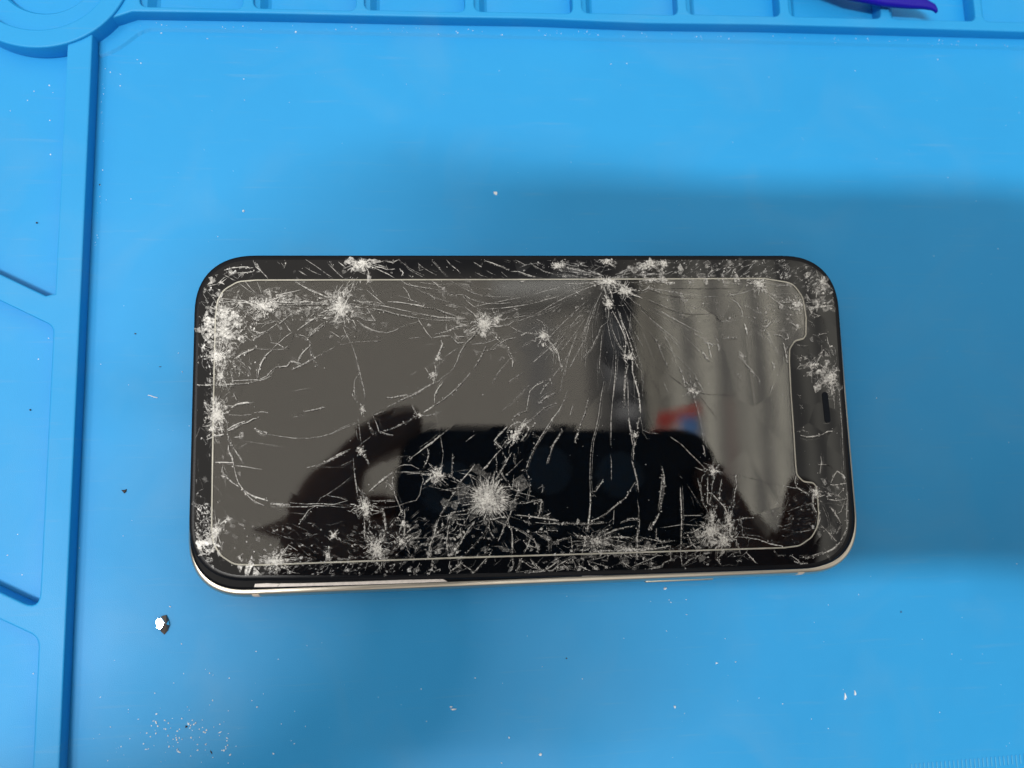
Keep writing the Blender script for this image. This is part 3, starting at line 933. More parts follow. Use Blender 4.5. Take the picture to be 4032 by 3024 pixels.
TR['G'] = """3 .6:370,100 340,200 280,320 200,420 130,530 70,620 0,740;6 .45:320,530 260,620 210,700 190,760;3 .4:180,810 150,900;4 .55:600,190 560,350 520,450 490,550 450,670;7 .45:490,540 450,670
3 .45:770,0 740,150 710,380 680,530 640,660 620,850 615,1100 620,1200;3 .55:880,0 865,200 850,350 845,500 845,700;3 .45:840,800 850,900 850,1080;4 .65:1000,0 990,180 990,300;3 .35:1030,0 1035,400
7 .95:1040,400 1055,520 1075,640 1085,700;5 .8:1110,0 1150,150 1170,350;4 .5:1170,370 1140,460 1130,540;3 .5:1160,380 1190,500 1190,560 1240,640;3 .5d:1190,0 1220,200 1260,400 1310,520
5 .6:1120,640 1090,740 1090,860;6 .55:1070,860 1100,960 1130,1090 1145,1200;6 .6:1110,1100 1010,1270 890,1360 800,1440 700,1500 620,1520;3 .5:1190,535 1260,565 1360,575
3 .45:1480,600 1600,680 1700,780 1800,880 1870,950;2 .4d:1320,0 1400,180 1500,460 1560,600;3 .5:1740,150 1790,320 1830,500 1850,650 1880,750;4 .6:1850,700 1870,820;4 .7d:1870,720 1960,790 2000,890 2090,1020
4 .7d:1820,170 1900,280 2010,415;6 .6:1400,930 1420,1010 1430,1120 1410,1260 1370,1440;5 .4:1400,1020 1390,1200 1360,1380;7 .55:1370,1440 1320,1540 1270,1600;5 .6:1600,1150 1610,1300 1615,1500 1610,1640
3 .5:1590,1030 1620,1060;3 .5:1630,1470 1840,1465;2 .4:1380,1600 1650,1560 1860,1580;2 .4:1670,1120 1760,1260 1840,1380;6 .6:620,1200 620,1350 610,1460 600,1560 585,1640;5 .45:620,1200 680,1200 760,1070
4 .6:630,1210 680,1260;5 .5:80,1520 200,1550 350,1550 600,1560 800,1540;4 .6:950,1540 1050,1500 1160,1495 1150,1640;3 .4:1130,1280 1150,1400 1150,1490;3 .45:880,1400 870,1560
2 .45d:555,105 700,110 830,150 860,180 920,240 980,350 1020,450;8 .8:1820,1120 1830,1180;5 .45:1790,1060 1820,1200 1850,1340 1900,1420;3 .6:1830,1110 1840,1040 1870,1010;5 .6:1900,1050 1895,1200 1900,1340
5 .6:1950,1080 1940,1220 1920,1350;5 .6:2050,1070 2030,1200 2030,1280;5 .6:1890,1220 1940,1220 2010,1300 2080,1370 2110,1440;3 .5:1760,940 1880,990;3 .4:430,260 400,370;6 .5:0,1340 90,1300 80,1400 60,1480"""
TR['H'] = """3 .5d:440,1020 600,1030 750,1070 900,1120 1060,1140;3 .6:1060,1140 1210,1170;6 .7:1210,1000 1190,1090 1210,1160 1290,1210 1340,1230;5 .5:540,1040 560,1130 530,1220 520,1380;2 .4:1110,1420 1210,1380 1300,1350
3 .4:1040,1590 1150,1550;4 .6:520,1520 640,1490 740,1490;2 .35:760,1470 920,1430;2 .4:1150,1650 1250,1640 1400,1610;8 .55:1250,590 1320,610 1400,600 1480,585;6 .6:1480,585 1550,550 1600,545
5 .55:1270,530 1340,560;5 .55:1210,550 1250,545;4 .55:1470,820 1480,880 1460,1010;4 .55:1450,910 1530,910;6 .9d:1480,915 1560,920 1620,970;5 .75:1580,1110 1620,1020 1650,980 1720,1030 1740,1100
5 .7:1580,1130 1680,1130 1750,1110;4 .55:1530,1220 1600,1230 1740,1290;4 .6:1460,1210 1540,1200;4 .65:1550,1290 1650,1300 1740,1290;4 .5:1660,1240 1720,1180;5 .6:1730,1310 1690,1420 1640,1450 1600,1380
3 .45:1480,1310 1540,1430 1560,1500;4 .55:1750,1130 1760,1290 1750,1450 1760,1600;7 .6:1390,1200 1385,1350 1420,1430;7 .6:1450,1370 1440,1200;7 .55:1450,1380 1460,1500 1430,1620;4 .5:1230,150 1250,190
4 .5:1240,260 1280,300;3 .45:1660,0 1700,500 1725,1030;3 .55:1500,460 1560,465 1570,430;3 .35:1545,120 1565,430;5 .6:1330,1120 1400,1180;6 .5:1200,1160 1270,1190 1350,1250"""  # long stroke down the right edge: frame's inner highlight, painted as a pale line
TR['J'] = """5 .6:920,370 1040,350 1080,320 1200,300 1260,290;6 .65:920,375 880,460 850,590;5 .55:850,590 820,650 800,760;5 .55:1040,380 1020,440 1000,560 990,640 1010,790;5 .5:760,640 850,600 960,560;5 .5:700,700 760,640
3 .45:600,605 820,600;4 .5:850,740 960,715;6 .55:1290,440 1240,490 1170,600 1140,660 1080,740 1020,800;5 .5:1140,490 1150,600;5 .55:1060,680 1140,650;5 .6:1100,400 1110,450 1190,470 1180,400 1100,400
5 .65:1340,430 1410,405 1510,400 1560,380 1640,370;4 .55:1510,400 1600,450 1740,500 1860,570 1900,600;5 .55:1440,470 1420,520 1370,600 1290,680 1200,780;8 .4:1700,300 1660,400 1620,470 1590,560 1550,640
4 .55:1450,480 1480,560 1520,610;5 .5:1700,510 1710,620 1710,780;3 .35:1590,650 1650,770;5 .55:1750,590 1780,620 1720,660;4 .5:1820,640 1900,690 1990,720;4 .55:1880,590 1950,630 1985,720 1990,770
8 .45:1900,600 1880,680 1840,760;6 .45:1490,730 1460,790 1380,880 1280,990;5 .45:1150,880 1250,950 1290,980;6 .45:1150,850 1140,890 1040,960 1020,1010;5 .55:2080,480 2100,600 2100,750
5 .55:1940,540 2040,540 2100,520 2200,520;4 .55:1880,400 1890,470;6 .8:780,1020 850,970 920,940;6 .45:830,830 840,920 800,1000;5 .45:700,870 670,930 640,1000 570,1020;5 .5:1780,830 1900,910 1990,940 2080,960
6 .5:1700,800 1720,900 1690,960;5 .5:1790,830 1780,920 1750,970;5 .6:1750,990 1860,980 2000,970 2080,960;5 .5:1900,830 1960,920;5 .5:2060,960 2150,900 2212,850;5 .55:290,280 310,350 325,450 330,560 290,600
6 .6:90,380 100,500 100,620;5 .6:130,350 160,440 140,510 210,600;5 .7:480,250 500,310 470,360;4 .55:560,270 530,330 500,350;6 .5:530,380 540,460 530,560 540,620;4 .5:370,490 430,410 480,400
3 .4:600,380 690,300;4 .45:600,640 700,560;5 .5:540,560 600,510 640,480;5 .45:540,620 620,560"""
TR['K'] = """5 .55:410,600 420,700 430,750;6 .5:250,640 330,610 410,600;6 .55:430,540 480,580 560,590 640,620;6 .55:580,570 550,700 530,770;6 .45:640,620 700,600 780,520 870,470;5 .45:700,610 780,570 880,520 1000,490 1100,470
5 .5:700,640 830,600 950,590 1050,600 1130,640;5 .45:690,660 800,660 840,690;5 .4:590,690 700,690 800,730 870,750;5 .45:600,760 750,740 850,740;6 .45:940,560 920,640 900,720;7 .5:1140,500 1130,640 1130,740 1130,840
7 .55:1190,690 1270,740;6 .55:1340,500 1340,600 1400,660 1410,700;5 .5:1200,600 1290,620 1400,640 1540,630;5 .45:1310,710 1350,650;5 .55:1610,480 1610,640 1600,740 1620,900;5 .5:1640,550 1740,540 1840,480
5 .45:1620,600 1760,600 1870,580;6 .5:1680,560 1730,670 1800,740;5 .45:1640,720 1740,670 1880,630;5 .5:1190,710 1330,720 1490,690 1490,740;7 .5:1490,750 1500,840 1420,870 1400,910 1250,940
4 .6:1130,885 1340,885 1330,920;5 .5:940,850 1020,900 1060,930;5 .5:920,790 950,850 940,880;8 .4:820,790 800,850 740,840;7 .55:360,850 270,900 210,960 150,960;7 .6:470,850 500,900 560,940 620,960
6 .55:590,850 620,900 680,940;5 .5:690,890 760,890 780,930 760,960;6 .55:340,850 430,830 460,900 450,950;6 .5:230,790 270,860;5 .5:0,860 60,930 130,970;6 .5:250,970 280,930 420,920
6 .45:1620,910 1700,840 1800,800 1920,820;5 .45:1660,790 1750,800;5 .5:1850,880 1930,850;6 .7:2010,840 2040,900;5 .5:1290,480 1260,520 1300,440;5 .5:0,300? """.replace(";5 .5:0,300? ", "")
TR['L'] = """4 .6:550,590 680,600 800,620 920,670 1050,690;6 .6:660,760 720,830 770,880;5 .6:1140,790 1200,830 1260,880;6 .8:1300,830 1400,800 1500,770;5 .6:1240,820 1350,810;7 .75:1500,770 1600,730 1680,650
6 .65:1680,650 1740,540 1755,440;5 .55:1470,460 1550,540 1640,640;3 .5:1490,260 1540,380 1560,460;4 .5:1640,640 1600,600 1580,540;5 .5:1560,250 1620,330 1690,440;4 .5:1690,450 1640,560;8 .35:960,730 1010,800 1080,790
6 .55:560,650 600,780;6 .5:330,720 330,820 380,900;7 .45:1180,860 1260,885 1330,880"""


class Ribs:
    def facet(self, x, y, r, dens, z, m=0, n=None, rot=None, st=None):
        """thin lifted scale of glass: a faint sheet with a brighter rim"""
        k = n or random.randint(3, 5)
        a0 = random.uniform(0, 6.28)
        st = st or random.uniform(.35, .9)
        ro = random.uniform(0, 3.14) if rot is None else rot
        pts = []
        for i in range(k):
            a = a0 + 6.28318 * i / k + random.uniform(-.4, .4)
            q = r * random.uniform(.55, 1.25)
            u, v = q * math.cos(a), q * math.sin(a) * st
            pts.append((x + u * math.cos(ro) - v * math.sin(ro), y + u * math.sin(ro) + v * math.cos(ro)))
        base = len(self.v)
        lift = [random.uniform(.00001, .00005) for _ in pts]
        for p, l in zip(pts, lift):
            q = P(p[0], p[1], z)
            self.v.append(q + Vector((0, 0, l)))
            self.a.append(dens * random.uniform(.3, 1.6))
        for p in pts:
            q = P(p[0], p[1], z)
            self.v.append(q)
            self.a.append(dens * .3)
        self.f.append(tuple(base + i for i in range(k)))
        self.m.append(m)
        for i in range(k):
            j = (i + 1) % k
            self.f.append((base + i, base + k + i, base + k + j, base + j))
            self.m.append(m)
        if random.random() < .75:
            for i in range(k):
                if random.random() < .6:
                    self.stroke([pts[i], pts[(i + 1) % k]], random.uniform(1.3, 2.6), min(.8, dens * random.uniform(2, 4)), z, m)

    """builds crack ridges as one vertex soup with a density attribute"""

    def __init__(self):
        self.v, self.f, self.a, self.m = [], [], [], []

    def stroke(self, pts, w, dens, z, m=0, jit=0.12, taper=True):
        # pts in photo pixels; fine subdivision with a little wander
        fine = []
        for a, b_ in zip(pts, pts[1:]):
            L = math.hypot(b_[0] - a[0], b_[1] - a[1])
            n = max(1, int(L / 18))
            for i in range(n):
                t = i / n
                fine.append((a[0] + (b_[0] - a[0]) * t, a[1] + (b_[1] - a[1]) * t))
        fine.append(pts[-1])
        n = len(fine)
        if n < 2:
            return
        wpx = w
        j = wpx * jit
        fine = [fine[0]] + [(x + random.gauss(0, j), y + random.gauss(0, j)) for x, y in fine[1:-1]] + [fine[-1]]
        P3 = [P(x, y, z) for x, y in fine]
        W = w / 18200.0
        base = len(self.v)
        wlk = random.uniform(.7, 1.2)
        for i, p in enumerate(P3):
            d = (P3[min(i + 1, n - 1)] - P3[max(i - 1, 0)])
            d.z = 0
            if d.length < 1e-9:
                d = Vector((1, 0, 0))
            d.normalize()
            nrm = Vector((-d.y, d.x, 0))
            t = i / (n - 1)
            k = (0.35 + 0.65 * math.sin(math.pi * min(1, max(0, t))) ** 0.5) if taper else 1
            ww = W * k * random.uniform(0.6, 1.3) * 0.5
            wlk = min(1.5, max(.15, wlk + random.gauss(0, .28)))
            aa = dens * wlk * random.uniform(.75, 1.25)
            h = ww * 0.55 + 0.000012
            self.v += [p + nrm * ww, p + Vector((0, 0, h)) + nrm * ww * random.uniform(-.5, .5), p - nrm * ww, p - Vector((0, 0, 0.00001))]
            self.a += [aa * 0.6, aa, aa * 0.6, aa * .3]
        for i in range(n - 1):
            o = base + i * 4
            for k in range(4):
                k2 = (k + 1) % 4
                self.f.append((o + k, o + 4 + k, o + 4 + k2, o + k2))
                self.m.append(m)
        self.f.append((base, base + 1, base + 2, base + 3))
        o = base + (n - 1) * 4
        self.f.append((o + 3, o + 2, o + 1, o))
        self.m += [m, m]

    def chip(self, x, y, r, dens, z, m=0, flat=0.3):
        """small broken splinter: an irregular thin tetra-like flake"""
        p = P(x, y, z)
        k = random.randint(3, 5)
        a0 = random.uniform(0, 6.28)
        rr = r / 18200.0
        st = random.uniform(0.35, 1.0)
        sa = random.uniform(0, 3.14)
        ring = []
        for i in range(k):
            a = a0 + 6.28318 * i / k + random.uniform(-.35, .35)
            q = rr * random.uniform(.5, 1.2)
            u, v = q * math.cos(a), q * math.sin(a) * st
            ring.append(Vector((u * math.cos(sa) - v * math.sin(sa), u * math.sin(sa) + v * math.cos(sa), 0)))
        base = len(self.v)
        tx, ty = random.uniform(-flat, flat), random.uniform(-flat, flat)
        for q in ring:
            self.v.append(p + q + Vector((0, 0, abs(q.x * tx + q.y * ty) + .00001)))
            self.a.append(dens * random.uniform(.5, 1.3))
        top = p + Vector((random.uniform(-.3, .3) * rr, random.uniform(-.3, .3) * rr, rr * random.uniform(.25, .7)))
        self.v += [top, p - Vector((0, 0, .00001))]
        self.a += [dens, dens * .4]
        for i in range(k):
            i2 = (i + 1) % k
            self.f.append((base + i, base + i2, base + k))
            self.f.append((base + i2, base + i, base + k + 1))
            self.m += [m, m]


GL, FI = Ribs(), Ribs()
ZG, ZF = DZ * MM + 0.00001, PZ * MM + 0.00001
film_px = prot_px


def put(pts, w, dens, m=0, **kw):
    """lay a stroke on whatever surface is there: the film or the bare glass"""
    seg, cur = [], None
    sub = []
    for a, b_ in zip(pts, pts[1:]):
        L = math.hypot(b_[0] - a[0], b_[1] - a[1])
        n = max(1, int(L / 30))
        for i in range(n):
            sub.append((a[0] + (b_[0] - a[0]) * i / n, a[1] + (b_[1] - a[1]) * i / n))
    sub.append(pts[-1])
    for p in sub:
        ins = inside(film_px, *p)
        if not ins and not on_glass(*p):
            ins = None
        if ins != cur:
            if cur is not None and len(seg) > 1:
                (FI if cur else GL).stroke(seg, w, dens, ZF if cur else ZG, m, **kw)
            seg = [seg[-1]] if (seg and ins is not None and cur is not None) else []
            cur = ins
        if ins is not None:
            seg.append(p)
    if cur is not None and len(seg) > 1:
        (FI if cur else GL).stroke(seg, w, dens, ZF if cur else ZG, m, **kw)


glass_in = mm([(x, y) for x, y in inset_loop(dpts, 1.0)])


def on_glass(x, y):
    p = P(x, y, DZ * MM)
    return inside(glass_in, p.x, p.y)


def flake(x, y, r, dens, m=0):
    if inside(film_px, x, y):
        FI.chip(x, y, r, dens, ZF, m)
    elif on_glass(x, y):
        GL.chip(x, y, r, dens, ZG, m)


def facet(x, y, r, dens, m=0, **kw):
    if inside(film_px, x, y):
        FI.facet(x, y, r, dens, ZF, m, **kw)
    elif on_glass(x, y):
        GL.facet(x, y, r, dens, ZG, m, **kw)


WK, DK = 0.92, 0.72
for key, txt in TR.items():
    ox, oy = REG[key]
    for ent in txt.replace('\n', ';').split(';'):
        ent = ent.strip()
        if not ent:
            continue
        head, body = ent.split(':')
        w, dn = head.split()
        m = 0
        if dn.endswith('d'):
            m, dn = 2, dn[:-1]
        pts = [tuple(float(q) for q in t.split(',')) for t in body.split()]
        pts = [(ox + x * S, oy + y * S) for x, y in pts]
        kq = .78 if key in 'JK' else 1.0
        put(pts, float(w) * WK * (.85 if key in 'JK' else 1), float(dn) * DK * kq, m)
        # layered glass: fainter parallel hairlines, and a dark underside beside the strong ones
        if m == 0 and len(pts) > 1:
            for _ in range(2 if float(w) >= 4 else 1):
                ox_, oy_ = random.gauss(0, 5), random.gauss(0, 5)
                k0 = random.randint(0, max(0, len(pts) - 2))
                seg = pts[k0:]
                put([(x + ox_ + random.gauss(0, 1.2), y + oy_ + random.gauss(0, 1.2)) for x, y in seg], random.uniform(1.0, 1.8), float(dn) * random.uniform(.25, .6), 0)
            if float(w) >= 4:
                put([(x + 2.5, y + float(w) * .7) for x, y in pts], 2.6, .55, 2)
        # hairline companions and splinters along stronger cracks
        if m == 0 and float(w) >= 4:
            for (xa, ya), (xb, yb) in zip(pts, pts[1:]):
                L = math.hypot(xb - xa, yb - ya)
                for _ in range(int(L / 9)):
                    t = random.random()
                    flake(xa + (xb - xa) * t + random.gauss(0, 3.5), ya + (yb - ya) * t + random.gauss(0, 3.5), random.uniform(1.5, 4), float(dn) * random.uniform(.5, 1.3))


def burst(cx, cy, r, n, strong=1.0, arms=0, elong=(1, 1), rot=0, swirl=.25):
    """pulverised impact: tangle of short splinters, dense in the middle, radial at the rim"""
    ca, sa = math.cos(R(rot)), math.sin(R(rot))

    ph = random.uniform(0, 50)

    def T(u, v):
        an = math.atan2(v, u)
        kk = .62 + .85 * abs(noise.noise(Vector((math.cos(an) * 1.6 + ph, math.sin(an) * 1.6, ph)))) * 1.9
        u *= kk
        v *= kk
        u *= elong[0]
        v *= elong[1]
        return (cx + u * ca - v * sa, cy + u * sa + v * ca)
    for _ in range(int(n * 1.25)):
        a = random.uniform(0, 6.283)
        d = r * abs(random.gauss(0, .42))
        L = random.uniform(.10, .42) * r * (1 if d < r * .5 else 1.3)
        dr = a + random.gauss(0, .9 if d < r * .35 else .35)
        u, v = d * math.cos(a), d * math.sin(a)
        p0 = T(u, v)
        um, vm = u + L * .5 * math.cos(dr) + random.gauss(0, L * .09), v + L * .5 * math.sin(dr) + random.gauss(0, L * .09)
        p1 = T(um, vm)
        p2 = T(u + L * math.cos(dr + swirl * random.uniform(-1, 1)), v + L * math.sin(dr + swirl * random.uniform(-1, 1)))
        f = max(.25, 1 - d / (r * 1.25))
        put([p0, p1, p2], random.uniform(1.6, 4.2), strong * random.uniform(.35, 1.0) * (f * .6 + .4), 0)
    for q in range(int(n * 1.9)):
        a = random.uniform(0, 6.283)
        d = r * abs(random.gauss(0, .40 if q % 2 else .17))
        x, y = T(d * math.cos(a), d * math.sin(a))
        flake(x, y, random.uniform(2, 7.0), strong * (random.uniform(.25, 1.0) if q % 2 else random.uniform(.6, 1.5)))
    for _ in range(int(r * .45)):
        a = random.uniform(0, 6.283)
        d = r * random.uniform(.15, 1.3)
        x, y = T(d * math.cos(a), d * math.sin(a))
        facet(x, y, random.uniform(.12, .38) * r, strong * random.uniform(.06, .24))
    for k in range(arms):
        a = 6.283 * (k + random.uniform(-.3, .3)) / arms
        L = r * random.uniform(.8, 1.5)
        pts = [T(r * .3 * math.cos(a), r * .3 * math.sin(a))]
        for s in range(1, 5):
            aa = a + random.gauss(0, .05) * s
            d = r * .3 + (L - r * .3) * s / 4
            pts.append(T(d * math.cos(aa), d * math.sin(aa)))
        put(pts, random.uniform(1.8, 3.4), strong * random.uniform(.35, .75), 0)


burst(1431, 1034, 52, 90, .95, 16, (1.25, .8))
burst(1040, 1205, 56, 100, .9, 14, (1.2, .9))
burst(1340, 1205, 62, 150, 1.0, 20, (1, 1.1))
burst(880, 1238, 48, 80, .6, 12)
burst(880, 1310, 60, 110, .55, 14, (1, 1.3))
burst(858, 1405, 46, 100, .9, 12)
burst(870, 1480, 40, 50, .5, 8, (1, 1.5))
burst(856, 1630, 50, 120, .95, 14, (.8, 1.1))
burst(842, 1690, 30, 40, .6, 8)
burst(850, 2095, 42, 80, .8, 14, (.8, 1.4), 20)
burst(1085, 2208, 50, 90, .75, 22, (1.3, .8))
burst(1482, 2160, 46, 120, .75, 22, (1, 1.3))
burst(1436, 1990, 40, 60, .75, 14)
burst(1442, 2020, 22, 40, .7, 4, (1, 1.6))
burst(1314, 2108, 20, 40, .8, 6)
burst(1290, 2190, 24, 26, .6, 6, (.7, 1.5))
burst(1722, 1867, 36, 90, .95, 12)
burst(1725, 1867, 20, 40, .8, 0)
burst(2029, 1712, 36, 100, .8, 6, (1.7, .55), -52)
burst(2060, 1675, 22, 30, .5, 3, (1.4, .6), -40)
burst(1905, 1275, 48, 140, 1.0, 18)
burst(1903, 1310, 24, 50, .7, 0, (.7, 1.4))
burst(1955, 1255, 30, 40, .6, 6)
burst(2138, 1322, 28, 70, .95, 9)
burst(2395, 1109, 44, 120, .85, 10, (1.4, .65))
burst(2460, 1145, 36, 100, .9, 10, (1.2, .8), 30)
burst(2397, 1195, 26, 80, .95, 9)
burst(2390, 1026, 26, 60, .75, 6, (1.3, .8))
burst(2197, 1045, 26, 50, .7, 8, (1.3, .8))
burst(2555, 1040, 40, 70, .7, 5, (1.5, .6), -20)
burst(2612, 1038, 24, 60, .9, 4)
burst(2567, 1102, 26, 30, .7, 3, (1.6, .5))
burst(2480, 1405, 22, 50, .85, 6)
burst(2724, 1535, 24, 34, .7, 7)
burst(2745, 1545, 16, 18, .6, 3)
burst(2990, 1119, 32, 90, .8, 18)
burst(3138, 1200, 30, 60, .6, 10)
burst(3240, 1108, 44, 60, .6, 4, (.9, 1.3), 30)
burst(3272, 1490, 46, 90, .65, 4, (.7, 1.3))
burst(3200, 1440, 40, 20, .5, 4)
burst(2806, 1853, 26, 60, .75, 8)
burst(2502, 1714, 13, 34, .8, 4)
burst(1427, 1612, 17, 28, .7, 3, (.8, 1.4))
burst(1420, 1776, 20, 34, .75, 5)
burst(1650, 1633, 12, 16, .6, 3)
burst(1705, 1475, 16, 26, .5, 3)
burst(1725, 1412, 18, 30, .5, 2)
burst(2800, 2090, 44, 110, .6, 22)
burst(2805, 2035, 34, 60, .6, 6, (.6, 1.6))
burst(2852, 2130, 50, 110, .55, 16, (1, 1.2))
burst(2870, 2050, 40, 70, .45, 8, (.6, 1.8))
burst(3213, 1940, 20, 60, .8, 14, (.8, 1.2))
burst(1580, 2130, 40, 40, .5, 10, (1.4, 1))
burst(1590, 2060, 26, 30, .5, 5, (.8, 1.5))
burst(2480, 2165, 70, 60, .4, 6, (2.2, .5))
burst(2345, 2130, 50, 40, .4, 20, (1.5, .9))

# the great bullseye: fine hairs round a crushed core
for k in range(380):
    a = random.uniform(0, 6.283)
    r0 = 52 * random.uniform(.25, 1.0) ** .6
    L = random.uniform(14, 46)
    sw = random.gauss(.10, .15)
    x0, y0 = 1926 + r0 * math.cos(a), 1962 + r0 * math.sin(a) * .95
    put([(x0, y0), (x0 + L * .5 * math.cos(a + sw * .5), y0 + L * .5 * math.sin(a + sw * .5)), (x0 + L * math.cos(a + sw), y0 + L * math.sin(a + sw))], random.uniform(1.3, 2.6), random.uniform(.3, .8))
burst(1922, 1962, 50, 260, .85, 0)
burst(1905, 1970, 32, 130, .95, 0)
burst(1922, 1962, 105, 90, .45, 26)

# fans of long fine cracks from the impact on the upper edge
cx, cy = 2397, 1106
for k in range(84):
    deg = random.choice([random.uniform(95, 178), random.uniform(95, 178), random.uniform(40, 95), random.uniform(2, 40)])
    a = R(deg)
    r0 = random.uniform(30, 330)
    L = random.uniform(60, 240)
    bend = random.uniform(-.26, .02) if deg > 95 else random.uniform(-.04, .08)
    pts = []
    for s in range(6):
        d = r0 + L * s / 5
        aa = a + bend * (d / 300) ** 1.3 * 1.6
        pts.append((cx + d * math.cos(aa), cy + d * math.sin(aa)))
    put(pts, random.uniform(1.1, 2.1), random.uniform(.12, .38) * (1.1 if r0 < 120 else .8), 0, jit=.12)
for k in range(46):                       # upward fan on the bezel
    a = R(random.choice([random.uniform(183, 215), random.uniform(325, 357)]))
    r0 = random.uniform(20, 140)
    L = random.uniform(40, 130)
    put([(cx + r0 * math.cos(a), cy - 8 + r0 * math.sin(a)), (cx + (r0 + L) * math.cos(a), cy - 8 + (r0 + L) * math.sin(a) * .8)], random.uniform(1.4, 2.6), random.uniform(.3, .6), 1)


def net(x0, x1, y0, y1, step, dens, w, keep=.7, rot=0, ax=1.0, m=0, mask=None, chips=.5):
    """craze of small shards: edges of an irregular triangulation, stretched along one direction"""
    ca, sa = math.cos(R(rot)), math.sin(R(rot))
    pts = []
    D = max(x1 - x0, y1 - y0)
    mxx, myy = (x0 + x1) / 2, (y0 + y1) / 2
    n = int(D * 1.5 / step / ax) + 2
    n2 = int(D * 1.5 / step) + 2
    for i in range(-n // 2, n // 2 + 1):
        for j in range(-n2 // 2, n2 // 2 + 1):
            u = (i + random.uniform(-.45, .45)) * step * ax
            v = (j + random.uniform(-.45, .45)) * step
            x, y = mxx + u * ca - v * sa, myy + u * sa + v * ca
            if x0 - step <= x <= x1 + step and y0 - step <= y <= y1 + step:
                pts.append((x, y, (u / ax, v)))
    if len(pts) < 4:
        return
    _, edges, _, _, _, _ = geometry.delaunay_2d_cdt([Vector(p[2]) for p in pts], [], [], 0, 1e-6)
    for a, b_ in edges:
        pa, pb = pts[a][:2], pts[b_][:2]
        dd = abs(math.cos(math.atan2(pb[1] - pa[1], pb[0] - pa[0]) - R(rot)))
        if random.random() > keep * ((.35 + .95 * dd ** 2) if ax > 1.25 else 1):
            continue
        mx_, my_ = (pa[0] + pb[0]) / 2, (pa[1] + pb[1]) / 2
        if not (x0 < mx_ < x1 and y0 < my_ < y1):
            continue
        if mask and not mask(mx_, my_):
            continue
        k = .5 + noise.noise(Vector((mx_ / 45, my_ / 45, 3.3))) * 1.3
        if k < .12:
            continue
        L = math.hypot(pb[0] - pa[0], pb[1] - pa[1])
        if L > step * ax * 2.4:
            continue
        mid = (mx_ + random.gauss(0, L * .08), my_ + random.gauss(0, L * .08))
        put([pa, mid, pb], w * random.uniform(.3, 1.0), dens * .72 * min(1.2, k) * random.uniform(.35, 1.4), m)
        if random.random() < .30:
            facet(mx_, my_, step * random.uniform(.35, .8), dens * random.uniform(.12, .5), m, rot=R(rot), st=random.uniform(.3, .7))
        if random.random() < chips * k:
            flake(mx_, my_, random.uniform(2, step * .34), dens * random.uniform(.5, 1.5), m)


net(768, 838, 1130, 1560, 17, .62, 3.2, .55, 70, 1.3, 1)
net(764, 836, 1560, 2000, 24, .42, 3.0, .40, 80, 1.5, 1)
net(756, 838, 1985, 2260, 13, .75, 3.6, .60, 60, 1.2, 1)
net(840, 960, 1160, 1470, 17, .45, 2.6, .55, 30, 1.3)
net(845, 960, 1700, 2080, 34, .28, 2.4, .35, 80, 1.8)
net(790, 1000, 1030, 1150, 34, .35, 3.0, .35, -30, 1.6, 1)
net(1000, 1500, 1150, 1260, 22, .30, 2.4, .45, 5, 2.0)
net(960, 1560, 2195, 2290, 16, .38, 2.8, .45, -25, 1.3, 1)
net(860, 1500, 2050, 2225, 20, .26, 2.0, .42, 18, 2.2)
net(1290, 1520, 2090, 2225, 17, .30, 2.6, .45, 5, 2.4)
net(1480, 1760, 2040, 2210, 20, .34, 2.8, .50, -38, 1.8)
net(1700, 1960, 2030, 2200, 27, .40, 3.4, .45, -40, 1.4)
net(1540, 2130, 2200, 2272, 34, .30, 3.2, .36, -40, 1.5, 1)
net(1950, 2250, 2020, 2180, 40, .38, 3.4, .40, 20, 1.5)
net(2280, 2760, 2110, 2185, 22, .32, 3.0, .42, -10, 1.7)
net(2130, 2960, 2175, 2245, 26, .34, 3.2, .42, -15, 1.7, 1)
net(2720, 2950, 1960, 2170, 22, .40, 3.2, .50, 70, 1.3)
net(2260, 2560, 1018, 1092, 14, .48, 3.0, .50, -25, 1.9, 1)
net(2500, 3120, 1018, 1092, 13, .55, 3.2, .55, -32, 2.0, 1)
net(3080, 3300, 1035, 1200, 15, .42, 3.0, .48, -28, 2.0, 1, mask=lambda x, y: (x - 3080) * .45 > (y - 1120) * .9 or y < 1110)
net(3160, 3315, 1330, 1500, 24, .42, 3.6, .42, 60, 1.4, 1)
net(3200, 3350, 1860, 2200, 34, .34, 3.0, .38, 60, 1.6, 1)
net(3040, 3240, 1930, 2150, 15, .20, 2.0, .40, -15, 1.8)
net(2900, 3180, 1100, 1340, 26, .20, 2.2, .35, 10, 1.6)
net(2050, 2350, 1020, 1090, 20, .35, 2.4, .40, 25, 2.4, 1)

